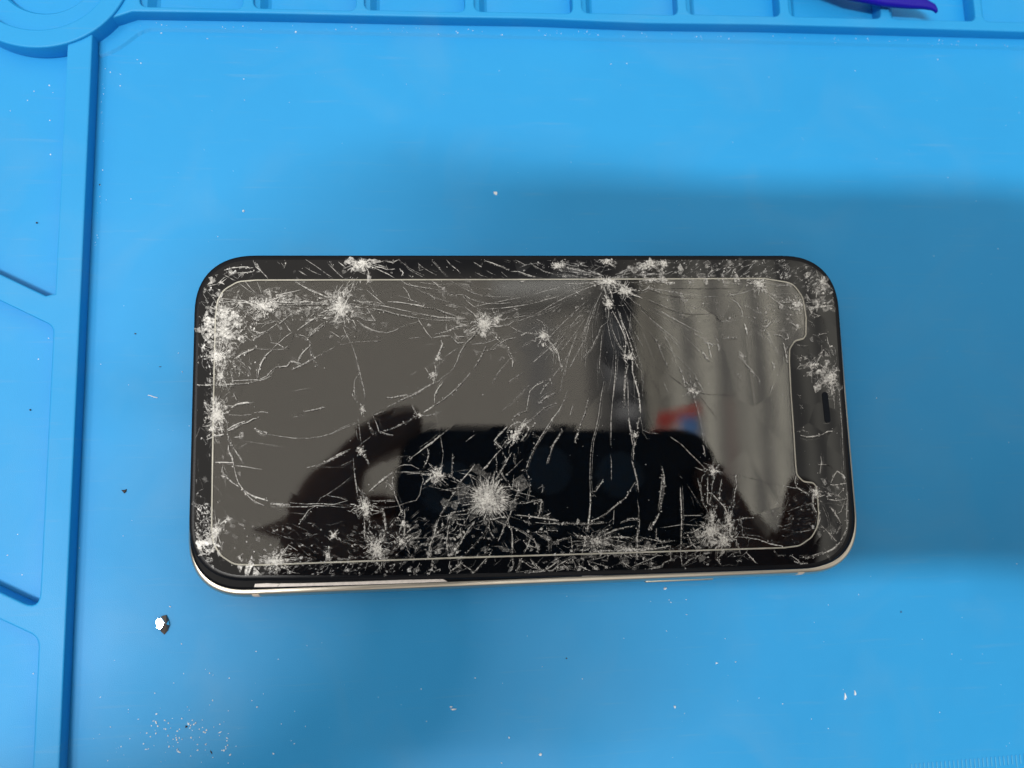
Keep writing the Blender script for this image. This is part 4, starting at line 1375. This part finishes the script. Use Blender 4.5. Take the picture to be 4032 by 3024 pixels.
net(960, 1350, 1140, 1270, 17, .42, 2.2, .55, 4, 2.2, chips=.8)
net(850, 1010, 1170, 1480, 15, .50, 2.4, .55, 65, 1.6, chips=.8)
net(1180, 1500, 1100, 1330, 24, .26, 2.0, .45, -20, 1.6)
net(1440, 2060, 1100, 1290, 40, .26, 1.8, .42, 14, 2.6)
net(2150, 2400, 1100, 1250, 17, .30, 1.7, .5, -28, 2.6)
net(2660, 3140, 1110, 1420, 34, .20, 2.0, .35, 60, 1.5)
for (fx, fy, fr, fd, n_) in ((880, 1300, 60, .30, 46), (905, 1230, 50, .30, 30), (850, 1620, 40, .3, 20), (1100, 1215, 70, .16, 24), (1330, 1235, 50, .25, 18), (1420, 1040, 50, .3, 20),
                             (3230, 1100, 60, .3, 24), (3260, 1470, 50, .3, 24), (2560, 1045, 70, .3, 20), (2840, 1045, 120, .22, 30), (1000, 2240, 60, .25, 16), (1830, 1300, 50, .16, 10), (1950, 1400, 40, .10, 6),
                             (2790, 2100, 60, .2, 30), (2300, 2230, 160, .2, 34), (1700, 2200, 120, .16, 24), (800, 2150, 45, .35, 30), (800, 1300, 40, .3, 20), (3210, 1200, 40, .2, 12), (880, 1070, 60, .28, 16), (1130, 1150, 90, .10, 10)):
    for _ in range(n_):
        facet(fx + random.gauss(0, fr * .7), fy + random.gauss(0, fr * .6), random.uniform(6, 24), fd * random.uniform(.4, 1.4), 0)

# stray splinters and dust on the glass
for _ in range(900):
    x, y = random.uniform(770, 3330), random.uniform(1020, 2260)
    k = .5 + .5 * noise.noise(Vector((x / 260, y / 200, .7)))
    edge = min(abs(y - 1100), abs(y - 2190), abs(x - 835), abs(x - 3140)) / 220
    if random.random() < k * (1.15 - min(1, edge)) + .09:
        flake(x, y, random.uniform(1.0, 2.6), random.uniform(.4, 1.1))


def add_ribs(o, rib, idx):
    """append the crack ridges to the object's own mesh"""
    me = o.data
    bm = bmesh.new()
    bm.from_mesh(me)
    lay = bm.verts.layers.float.new('dens')
    vs = []
    for p, a in zip(rib.v, rib.a):
        v = bm.verts.new(p)
        v[lay] = a
        vs.append(v)
    for f, m in zip(rib.f, rib.m):
        try:
            q = bm.faces.new([vs[i] for i in f])
        except ValueError:
            continue
        q.material_index = idx + m
    bm.to_mesh(me)
    bm.free()


add_ribs(disp, GL, 1)
add_ribs(film, FI, 1)

# ------------------------------------------------------------------ loose things on the mat
M_frag = simple('mirror_glass', (0.95, 0.95, 0.93), 0.22, 0.95)
M_frag2 = simple('dark_glass', (0.10, 0.085, 0.075), 0.12, 0.3)
M_crumb = simple('clear_crumb', (0.78, 0.84, 0.88), 0.25, noise_amt=.15, nscale=900)
M_brown = simple('brown_chip', (0.035, 0.022, 0.015), 0.6)
M_purple = simple('purple_plastic', (0.008, 0.003, 0.31), 0.35, spec=.3, noise_amt=.12, nscale=40)
M_fibre = simple('pale_fibre', (0.8, 0.85, 0.88), 0.6)


def hvec(p):
    a = (CPOS - p).normalized()
    b_ = (LPOS - p).normalized()
    return (a + b_).normalized()


# the big silvery fragment: faceted, one facet catching the tube
c0 = P(633, 2455, 0.0006)
bm = bmesh.new()


def fv(px, py, h):
    p = P(px, py, h * MM)
    return bm.verts.new((p.x - c0.x, p.y - c0.y, h * MM))


def fp(px, py, z0, zc):
    p = P(px, py, z0 * MM)
    return p


n_ = hvec(c0)
cpt = P(627, 2455, 0.0009)


def facet(pts):
    vs = []
    for px, py in pts:
        q = P(px, py, 0.0009)
        zq = cpt.z - ((q.x - cpt.x) * n_.x + (q.y - cpt.y) * n_.y) / n_.z
        vs.append(Vector((q.x - c0.x, q.y - c0.y, zq)))
    return vs


A_ = facet([(614, 2448), (622, 2435), (632, 2435), (645, 2452), (637, 2470), (628, 2479), (617, 2470)])
va = [bm.verts.new(v) for v in A_]
f = bm.faces.new(va)
f.material_index = 0
o1 = [fv(634, 2427, .5), fv(654, 2422, .3), (fv(663, 2443, .35)), fv(668, 2462, .3), fv(660, 2484, .25), fv(647, 2499, .2), fv(634, 2487, .3)]
mid = fv(655, 2458, 1.2)
ring = [va[2], o1[0], o1[1], o1[2], o1[3], o1[4], o1[5], o1[6], va[5], va[4], va[3]]
for i in range(len(ring)):
    q = bm.faces.new((ring[i], ring[(i + 1) % len(ring)], mid))
    q.material_index = 0 if i in (0, 3) else 1
foot = [va[0], va[1], va[2], o1[0], o1[1], o1[2], o1[3], o1[4], o1[5], o1[6], va[5], va[6]]
fb = [bm.verts.new((v.co.x, v.co.y, 0.00004)) for v in foot]
for i in range(len(foot)):
    j = (i + 1) % len(foot)
    q = bm.faces.new((foot[i], foot[j], fb[j], fb[i]))
    q.material_index = 1
bm.faces.new(fb)
bmesh.ops.recalc_face_normals(bm, faces=bm.faces)
o = link('glass_fragment', bm2me('glass_fragment', bm), [M_frag, M_frag2])
o.location = (c0.x, c0.y, 0)
tag(o, 'large silvery glass fragment with a bright facet, lying left below the phone corner', 'glass fragment')


def crumb_mesh(name, outline, h, m):
    """flat faceted flake from a traced outline (mm around its centre)"""
    bm = bmesh.new()
    b0 = [bm.verts.new((x * MM, y * MM, 0.00001)) for x, y in outline]
    t0 = [bm.verts.new((x * MM * random.uniform(.6, .85), y * MM * random.uniform(.6, .85), h * MM * random.uniform(.7, 1.1))) for x, y in outline]
    N = len(outline)
    bm.faces.new(b0[::-1])
    cpt_ = bm.verts.new((0, 0, h * MM * 1.15))
    for i in range(N):
        j = (i + 1) % N
        bm.faces.new((b0[i], b0[j], t0[j], t0[i]))
        bm.faces.new((t0[i], t0[j], cpt_))
    bmesh.ops.recalc_face_normals(bm, faces=bm.faces)
    me = bm2me(name, bm)
    me.materials.append(m)
    return me


def blob(r, k, st=1.0, rot=0):
    pts = []
    for i in range(k):
        a = 6.283 * i / k + random.uniform(-.3, .3)
        q = r * random.uniform(.65, 1.2)
        u, v = q * math.cos(a), q * math.sin(a) * st
        pts.append((u * math.cos(rot) - v * math.sin(rot), u * math.sin(rot) + v * math.cos(rot)))
    return pts


def place(name, px, py, me, z=0.0, label=None, cat=None, group=None):
    o = bpy.data.objects.new(name, me)
    p = P(px, py, z)
    o.location = (p.x, p.y, z)
    COL.objects.link(o)
    tag(o, label, cat, group)
    return o


place('dark_chip', 489, 1934, crumb_mesh('dark_chip', [(-.55, .3), (0, .25), (.6, .5), (.45, -.2), (.05, -.5), (-.2, -.15)], .4, M_brown), label='small dark brown chip on the mat between left ridge and phone', cat='chip')
place('dark_chip', 533, 1314, crumb_mesh('dark_chip', blob(.26, 5, .6), .2, M_brown), label='tiny brown speck on the mat beside the upper half of the left ridge', cat='chip')
place('dark_chip', 631, 1444, crumb_mesh('dark_chip', blob(.3, 5, .3), .15, M_brown), label='thin black flake lying just left of the phone', cat='chip')
place('dark_chip', 734, 2861, crumb_mesh('dark_chip', blob(.28, 6), .25, M_brown), label='round black grain among the pale crumbs at lower left', cat='chip')
place('dark_chip', 832, 2962, crumb_mesh('dark_chip', blob(.5, 5, .28, -1.0), .2, M_brown), label='slim black splinter below the pale crumbs at lower left', cat='chip')
place('dark_chip', 145, 877, crumb_mesh('dark_chip', blob(.24, 5), .2, M_brown), z=0.0002, label='black speck in the upper left compartment', cat='chip')
place('dark_chip', 119, 1614, crumb_mesh('dark_chip', blob(.2, 5), .2, M_brown), z=0.0002, label='grey speck inside the middle left compartment', cat='chip')
place('dark_chip', 2230, 2592, crumb_mesh('dark_chip', blob(.2, 5), .2, M_brown), label='tiny black grain on the open mat below the phone', cat='chip')
place('dark_chip', 3548, 2409, crumb_mesh('dark_chip', blob(.3, 5), .12, simple('blue_fleck', (.02, .13, .3), .6)), label='dull dark blue fleck right of the phone lower corner', cat='chip')
place('dark_chip', 393, 727, crumb_mesh('dark_chip', blob(.24, 4), .2, M_brown), label='dark speck close to the upper left ridge', cat='chip')
place('glass_sliver', 1786, 2793, crumb_mesh('glass_sliver', [(-.7, .15), (0, .2), (.7, .12), (.45, -.15), (-.4, -.18)], .3, M_crumb), label='bright white glass sliver alone on the mat below the phone', cat='glass sliver')
place('glass_sliver', 1776, 2783, crumb_mesh('glass_sliver', blob(.35, 4, .5), .25, M_crumb), label='small flake just above the bright white sliver below the phone', cat='glass sliver')
place('glass_sliver', 3328, 2742, crumb_mesh('glass_sliver', [(-.35, -.7), (-.1, .75), (.05, .75), (.45, -.6), (.1, -.1), (0, -.75)], .25, M_crumb), label='forked pale glass sliver at lower right of the mat', cat='glass sliver')
place('glass_sliver', 3366, 2728, crumb_mesh('glass_sliver', [(-.22, -.5), (-.15, .5), (.05, .6), (.25, 0), (.2, -.55)], .3, M_crumb), label='upright oval glass sliver at lower right of the mat', cat='glass sliver')
place('glass_flake', 1951, 760, crumb_mesh('glass_flake', blob(.55, 7), .22, M_crumb), label='round crazed glass flake on the mat above the phone', cat='glass flake')
place('glass_flake', 2618, 2317, crumb_mesh('glass_flake', blob(.5, 6, .7), .35, M_crumb), label='clear glass chip just under the side button', cat='glass flake')
place('glass_flake', 959, 831, crumb_mesh('glass_flake', blob(.35, 5), .35, M_crumb), label='bright glass chip on the mat up and left of the phone', cat='glass flake')
place('glass_flake', 2822, 2611, crumb_mesh('glass_flake', blob(.42, 3), .2, M_crumb), label='small triangular pale flake below the right part of the phone', cat='glass flake')
place('glass_flake', 1165, 128, crumb_mesh('glass_flake', blob(.38, 5), .4, M_crumb), label='bright crumb just below the top ledge left of centre', cat='glass flake')
place('glass_flake', 2128, 2970, crumb_mesh('glass_flake', blob(.38, 6), .35, M_crumb), label='round white crumb near the bottom centre of the mat', cat='glass flake')
place('glass_flake', 2657, 2782, crumb_mesh('glass_flake', blob(.36, 6), .3, M_crumb), label='soft white crumb on the mat low right of centre', cat='glass flake')

# curved fibre left of the phone
bm = bmesh.new()
pts = [P(x, y, 0.00015) for x, y in ((582, 1556), (590, 1557), (598, 1560), (606, 1563), (615, 1565), (620, 1566))]
prev = None
for i, p in enumerate(pts):
    r = 0.00011 * (1 - .6 * abs(i / 5 - .4))
    rg = [bm.verts.new((p.x - pts[0].x, p.y - pts[0].y + r * math.cos(a), .00012 + r * math.sin(a))) for a in (0, 1.57, 3.14, 4.71)]
    if prev:
        for k in range(4):
            bm.faces.new((prev[k], prev[(k + 1) % 4], rg[(k + 1) % 4], rg[k]))
    else:
        bm.faces.new(rg)
    prev = rg
bm.faces.new(prev[::-1])
bmesh.ops.recalc_face_normals(bm, faces=bm.faces)
o = link('fibre', bm2me('fibre', bm), M_fibre)
o.location = (pts[0].x, pts[0].y, 0)
tag(o, 'short curved white fibre on the mat left of the phone', 'fibre')

# crumbs: spill at lower left, loose ones elsewhere
meshes = [crumb_mesh('glass_crumb', blob(.30, random.randint(4, 6), random.uniform(.5, 1)), random.uniform(.15, .3), M_crumb) for _ in range(7)]
longm = [crumb_mesh('glass_crumb', blob(.55, 5, .35, random.uniform(0, 3)), .2, M_crumb) for _ in range(3)]
K2 = 800 / 2127
spill = [(285, 1163), (307, 1182), (323, 1220), (257, 1215), (398, 1160), (387, 1247), (403, 1252), (457, 1240), (575, 1140), (550, 1252), (527, 1270), (513, 1317), (516, 1340), (550, 1343), (578, 1357), (523, 1362), (485, 1357),
         (643, 1197), (668, 1212), (687, 1157), (700, 1200), (720, 1187), (660, 1238), (757, 1252), (835, 1263), (820, 1290), (805, 1280), (670, 1340), (432, 1318), (305, 1295), (208, 1293), (172, 1406), (200, 1463), (225, 1458),
         (440, 1433), (825, 1410), (738, 1412), (973, 1200), (975, 1285), (968, 1320), (1048, 1345), (1045, 1375), (1055, 1420), (1035, 1437), (995, 1473), (1018, 1475), (1080, 1520), (1062, 1298), (740, 1470), (528, 1462), (435, 1187),
         (475, 1140), (310, 1095), (120, 1147), (1062, 1060), (895, 950), (1364, 1020), (865, 665), (1070, 718), (1352, 440), (1585, 520)]
SPL = 'tiny clear glass crumb in the scattered spill at lower left of the mat'
for i, (x, y) in enumerate(spill):
    me = longm[i % 3] if (x, y) in ((975, 1285), (1048, 1345), (200, 1463), (307, 1182)) else meshes[i % 7]
    o = place('glass_crumb', 500 + x * K2, 2400 + y * K2, me, 0, SPL, 'glass crumb', 'glass crumbs spilled at the lower left')
    o.rotation_euler.z = random.uniform(0, 6.28)
    s = random.uniform(.45, 1.05)
    o.scale = (s, s, s)
o = place('glass_crumb', 500 + 545 * K2, 2400 + 1489 * K2, longm[0], 0, 'longest pale glass crumb under the spill at lower left', 'glass crumb')
S2 = 1 / 2.2124
loose = [(1808 * S2, 338 * S2), (1197 * S2, 521 * S2), (1228 * S2, 551 * S2), (962 * S2, 630 * S2), (1050 * S2, 648 * S2), (1049 * S2, 749 * S2), (2124 * S2, 690 * S2), (1406 * S2, 290 * S2),
         (342, 1267), (397, 1434), (3213, 170), (3367, 279), (3692, 235), (3027, 304), (3688, 397), (2405, 253), (2468, 251), (702, 1390), (718, 1465), (745, 1677),
         (1871, 2670), (2135, 2625), (2293, 2673), (1979, 2690), (1658, 2713), (2624, 2484), (2634, 2362), (2641, 2372), (2702, 2361), (2703, 2420), (1679, 2840), (2005, 2904), (1975, 3004),
         (2695, 2809), (2855, 2515), (2896, 2606), (3081, 2771), (3195, 2831), (3261, 2382), (3206, 2450), (4003, 2220), (3700, 2805), (485, 2110), (670, 2388), (715, 2535), (395, 2745), (435, 2862), (505, 2805),
         (313, 2158), (1108, 2850), (1203, 2860), (1159, 2928), (1077, 2967), (3451, 1567)]
LSL = 'tiny pale glass crumb lying loose on the open floor of the mat'
for i, (x, y) in enumerate(loose):
    o = place('glass_crumb', x, y, meshes[i % 7], 0, LSL, 'glass crumb', 'loose glass crumbs on the open mat')
    o.rotation_euler.z = random.uniform(0, 6.28)
    s = random.uniform(.4, .95)
    o.scale = (s, s * random.uniform(.5, 1), s)
left = [(431 * S2, 744 * S2), (297 * S2, 795 * S2), (462 * S2, 808 * S2), (242 * S2, 875 * S2), (92 * S2, 967 * S2), (436 * S2, 1050 * S2), (441 * S2, 1346 * S2), (152, 1415), (192, 1332), (70, 2104), (87, 2264), (30, 2186), (132, 2652)]
for i, (x, y) in enumerate(left):
    o = place('glass_crumb', x, y, meshes[(i + 3) % 7], 0.0, 'tiny white glass crumb lying in a compartment left of the ridge', 'glass crumb', 'glass crumbs in the left compartments')
    o.rotation_euler.z = random.uniform(0, 6.28)
    s = random.uniform(.45, .85)
    o.scale = (s, s, s)
# uncountable dust
bm = bmesh.new()
for _ in range(420):
    t = random.random()
    if t < .17:
        x, y = random.gauss(-72, 9), random.gauss(-66, 5)
    elif t < .48:
        x, y = random.uniform(-97, 130), 93.8 + random.gauss(0, .7)
    elif t < .55:
        x, y = -96.2 + abs(random.gauss(0, .6)), random.uniform(40, 88)
    else:
        x, y = random.uniform(-118, 135), random.uniform(-82, 92)
    if -75 < x < 75 and -39 < y < 37:
        continue
    z = 0.0
    if y > 92.6 and x > -90:
        z = .55
    if y > 94.4 or (-102.6 < x < -96.6):
        continue
    if x < -97 and (y > 84 or random.random() < .6):
        continue
    r = random.uniform(.05, .17) * (.8 if t > .55 else 1)
    n0 = len(bm.verts)
    k = random.randint(3, 5)
    ring = [bm.verts.new(((x + r * random.uniform(.5, 1.3) * math.cos(6.283 * i / k)) * MM, (y + r * random.uniform(.5, 1.3) * math.sin(6.283 * i / k)) * MM, (z + .005) * MM)) for i in range(k)]
    tp = bm.verts.new((x * MM, y * MM, (z + r * .9) * MM))
    for i in range(k):
        bm.faces.new((ring[i], ring[(i + 1) % k], tp))
    bm.faces.new(ring[::-1])
tag(link('glass_dust', bm2me('glass_dust', bm), M_crumb), 'fine glittering glass dust scattered over the blue mat', 'glass dust', kind='stuff')

# ------------------------------------------------------------------ purple plastic tool, tip over the pockets at top right
tool = bpy.data.objects.new('pry_tool', None)
COL.objects.link(tool)
tag(tool, 'purple plastic pry tool with bent pointed tip, lying over the pockets at top right', 'tool')
ctrl = [  # centre (mm), half width, z centre, half thickness
    (20.0, 140.0, 4.8, 5.6, 1.6), (45, 126, 5.2, 5.7, 1.6), (62, 116.0, 5.2, 5.8, 1.6), (74, 109.2, 4.6, 5.9, 1.5), (84, 104.6, 3.9, 6.0, 1.4), (92, 102.2, 2.9, 6.1, 1.25), (98, 100.9, 2.0, 6.2, 1.0), (102, 100.0, 1.2, 6.3, .8), (104.0, 99.3, .85, 6.3, .6),
    (104.7, 98.6, .5, 6.2, .45), (104.9, 98.0, .25, 6.1, .3)]
bm = bmesh.new()
prev = None
for i, (x, y, hw, z, ht) in enumerate(ctrl):
    a = Vector(ctrl[max(i - 1, 0)][:2])
    b_ = Vector(ctrl[min(i + 1, len(ctrl) - 1)][:2])
    d = (b_ - a).normalized()
    nr = Vector((-d.y, d.x))
    rg = []
    for k in range(16):
        t = 6.283185 * k / 16
        cs, sn = math.cos(t), math.sin(t)
        u = hw * math.copysign(abs(cs) ** .8, cs)
        w = ht * math.copysign(abs(sn) ** .7, sn)
        rg.append(bm.verts.new(((x + nr.x * u) * MM, (y + nr.y * u) * MM, (z + w) * MM)))
    if prev:
        for k in range(16):
            bm.faces.new((prev[k], prev[(k + 1) % 16], rg[(k + 1) % 16], rg[k])).smooth = True
    else:
        bm.faces.new(rg)
    prev = rg
bm.faces.new(prev[::-1])
bmesh.ops.recalc_face_normals(bm, faces=bm.faces)
link('blade', bm2me('blade', bm), M_purple, tool)
bm = bmesh.new()
ends = []
for i, (x, y, hw, z, ht) in enumerate([(22, 138.7, 5.3, 5.7, 1.9), (-6, 155, 5.6, 6.0, 2.2), (-40, 174, 5.4, 6.0, 2.2), (-44, 176, 4.0, 6.0, 1.5)]):
    d = Vector((-.87, .49))
    nr = Vector((-d.y, d.x))
    rg = [bm.verts.new(((x + nr.x * hw * math.cos(6.283 * k / 16)) * MM, (y + nr.y * hw * math.cos(6.283 * k / 16)) * MM, (z + ht * math.sin(6.283 * k / 16)) * MM)) for k in range(16)]
    if ends:
        for k in range(16):
            bm.faces.new((ends[-1][k], ends[-1][(k + 1) % 16], rg[(k + 1) % 16], rg[k])).smooth = True
    ends.append(rg)
bm.faces.new(ends[0])
bm.faces.new(ends[-1][::-1])
bmesh.ops.recalc_face_normals(bm, faces=bm.faces)
link('grip', bm2me('grip', bm), M_purple, tool)

# ------------------------------------------------------------------ what hangs over the mat and shows in the mirror of the screen:
# the phone that takes the picture and the hands that hold it
AX = CAMW @ Vector((0, 0, 1))             # behind the lens
OX = CPOS + AX * 0.0016


def onslab(px, py, off=0.0):
    """where the mirrored ray of that pixel meets the back of the held phone"""
    d = ray(px, py)
    t = (MIR - CPOS.z) / d.z
    h = CPOS + d * t
    d2 = Vector((d.x, d.y, -d.z))
    o_ = OX + AX * off
    s = (o_ - h).dot(AX) / d2.dot(AX)
    q = h + d2 * s - OX
    return (q.dot(CAMW.col[0]), q.dot(CAMW.col[1]))


x0, y1_ = onslab(1574, 1672)
x1, _ = onslab(2800, 1690)
held = bpy.data.objects.new('camera_phone', None)
COL.objects.link(held)
held.matrix_world = Matrix.Translation(OX) @ CAMW.to_4x4()
tag(held, 'dark cased phone held over the mat to take the picture, mirrored in the broken screen', 'phone')
M_case = simple('dark_case', (0.010, 0.014, 0.022), 0.5, noise_amt=.2, nscale=60)
M_lens = simple('lens_glass', (0.02, 0.022, 0.03), 0.1)
M_ring = simple('lens_ring', (0.10, 0.11, 0.13), 0.4, .3)
body = loft('case', [(x, y) for x, y in mm(rrect(x0 * 1000, x1 * 1000, (y1_ - .0800) * 1000, y1_ * 1000, 15, 12))],
            [(0.0012, 0.0006), (0.0, 0.0018), (0.0, 0.0085), (0.0012, 0.0098)], M_case, held)
for (px, py, r) in ((2150, 1862, .0108), (2430, 1866, .0108)):
    ux, uy = onslab(px, py)
    lens = loft('camera_lens', [(ux + r * math.cos(6.2832 * k / 32), uy + r * math.sin(6.2832 * k / 32)) for k in range(32)],
                [(0.0006, -0.0004), (0, -0.0001), (0, 0.0010)], M_ring, held)
# window of the lens the picture is taken through stays open: a shallow ring round it
bm = bmesh.new()
prv = None
for k in range(33):
    a = 6.283185 * (k % 32) / 32
    rg = [bm.verts.new((r * math.cos(a), r * math.sin(a), z)) for r, z in ((.0050, .0008), (.0056, .0002), (.0108, .0003), (.0116, .0010))]
    if prv:
        for j in range(3):
            bm.faces.new((prv[j], rg[j], rg[j + 1], prv[j + 1]))
    prv = rg
bmesh.ops.remove_doubles(bm, verts=bm.verts, dist=1e-6)
bmesh.ops.recalc_face_normals(bm, faces=bm.faces)
link('lens_surround', bm2me('lens_surround', bm), M_ring, held)

# person: two forearms and hands as one skinned figure
M_skin, nt, b = newmat('skin')
n1 = tex(nt, 'ShaderNodeTexNoise', 60, 5)
nt.links.new(rampn(nt, n1.outputs[0], [(.3, (.30, .15, .11)), (.7, (.36, .19, .14))]), b.inputs['Base Color'])
b.inputs['Roughness'].default_value = .5
M_sleeve = simple('dark_sleeve', (0.012, 0.012, 0.015), .85, noise_amt=.3, nscale=400)
SK = []                                    # (point, radius, parent)


def sk(p, r, par):
    SK.append((Vector(p), r, par))
    return len(SK) - 1


ZH = 0.178
# shoulders are joined far behind the frame so that both arms are one figure
chest = sk((0.0, -0.62, 0.24), .085, None)
# left arm
ls = sk((-0.17, -0.58, 0.27), .055, chest)
le = sk((-0.185, -0.235, 0.185), .043, ls)
lw = sk((-0.064, -0.088, 0.172), .034, le)
lp = sk(Q(1270, 2200, ZH), .030, lw)
lk = sk(Q(1310, 2010, ZH), .021, lp)
i1 = sk(Q(1330, 1870, ZH + .002), .0105, lk)
i2 = sk(Q(1430, 1745, ZH + .003), .0090, i1)
i3 = sk(Q(1560, 1672, ZH + .003), .0080, i2)
i4 = sk(Q(1665, 1650, ZH + .002), .0066, i3)
m1 = sk(Q(1290, 1905, ZH + .022), .0105, lk)
m2 = sk(Q(1400, 1790, ZH + .026), .0092, m1)
m3 = sk(Q(1560, 1715, ZH + .022), .0082, m2)
m4 = sk(Q(1660, 1700, ZH + .016), .0070, m3)
r1_ = sk(Q(1340, 2080, ZH + .026), .0100, lk)
r2_ = sk(Q(1450, 2000, ZH + .032), .0088, r1_)
r3_ = sk(Q(1600, 2010, ZH + .024), .0076, r2_)
h1_ = sk((-0.046, -0.082, 0.171), .026, lp)
h2_ = sk((-0.018, -0.084, 0.169), .021, h1_)
t1 = sk(Q(1400, 2190, ZH - .002), .0130, lp)
t2 = sk(Q(1500, 2110, ZH - .002), .0105, t1)
t3 = sk(Q(1610, 2110, ZH - .001), .0085, t2)
p1_ = sk(Q(1330, 2330, ZH + .020), .0100, lp)
p2_ = sk(Q(1480, 2300, ZH + .026), .0085, p1_)
p3_ = sk(Q(1600, 2290, ZH + .020), .0070, p2_)
# right arm
rs = sk((0.17, -0.58, 0.27), .055, chest)
re_ = sk((0.24, -0.34, 0.20), .043, rs)
rw = sk(Q(3150, 2680, ZH), .027, re_)
rp = sk(Q(2960, 2380, ZH), .031, rw)
rk = sk(Q(2880, 2220, ZH), .022, rp)
a1_ = sk(Q(2905, 2070, ZH + .004), .0110, rk)
a2_ = sk(Q(2835, 1930, ZH + .005), .0095, a1_)
a3_ = sk(Q(2745, 1830, ZH + .003), .0080, a2_)
b1_ = sk(Q(2890, 2090, ZH + .024), .0105, rk)
b2_ = sk(Q(2820, 1950, ZH + .028), .0092, b1_)
b3_ = sk(Q(2740, 1860, ZH + .018), .0080, b2_)
c1_ = sk(Q(3080, 2290, ZH - .004), .0115, rp)
c2_ = sk(Q(3140, 2110, ZH - .010), .0096, c1_)
c3_ = sk(Q(3160, 1975, ZH - .012), .0086, c2_)
c4_ = sk(Q(3165, 1870, ZH - .012), .0074, c3_)
d1_ = sk(Q(2800, 2330, ZH - .002), .0125, rp)
d2_ = sk(Q(2700, 2240, ZH - .002), .0105, d1_)
d3_ = sk(Q(2620, 2200, ZH - .001), .0085, d2_)


def skin(name, pts, m, parent=None, sub=2):
    me = bpy.data.meshes.new(name)
    me.from_pydata([p[0] for p in pts], [(i, p[2]) for i, p in enumerate(pts) if p[2] is not None], [])
    o = bpy.data.objects.new(name, me)
    COL.objects.link(o)
    sm = o.modifiers.new('skin', 'SKIN')
    for i, p in enumerate(pts):
        me.skin_vertices[0].data[i].radius = (p[1], p[1])
    me.skin_vertices[0].data[0].use_root = True
    sd = o.modifiers.new('sub', 'SUBSURF')
    sd.levels = sd.render_levels = sub
    dg = bpy.context.evaluated_depsgraph_get()
    ev = bpy.data.meshes.new_from_object(o.evaluated_get(dg))
    ev.name = name
    bpy.data.objects.remove(o)
    ev.materials.clear()
    return link(name, ev, m, parent, True)


person = skin('person', SK, M_skin)
tag(person, 'person reaching in with bare hands to hold the camera phone, mirrored in the screen', 'person')


def sleeve(pts):
    SKS = []
    for i, (p, r) in enumerate(pts):
        SKS.append((Vector(p), r, i - 1 if i else None))
    return skin('sleeve', SKS, M_sleeve, person, 2)


def lerp(a, b_, t):
    return a + (b_ - a) * t


sleeve([(SK[ls][0], .068), (SK[le][0], .058), (lerp(SK[le][0], SK[lw][0], .5), .052), (lerp(SK[le][0], SK[lw][0], .88), .047)])
sleeve([(SK[rs][0], .066), (SK[re_][0], .054), (lerp(SK[re_][0], SK[rw][0], .5), .046), (lerp(SK[re_][0], SK[rw][0], .86), .041)])
tor = [(Vector((0, -0.64, 0.26)), .12, None), (Vector((0, -0.72, -0.05)), .13, 0)]
skin('shirt', tor, M_sleeve, person)
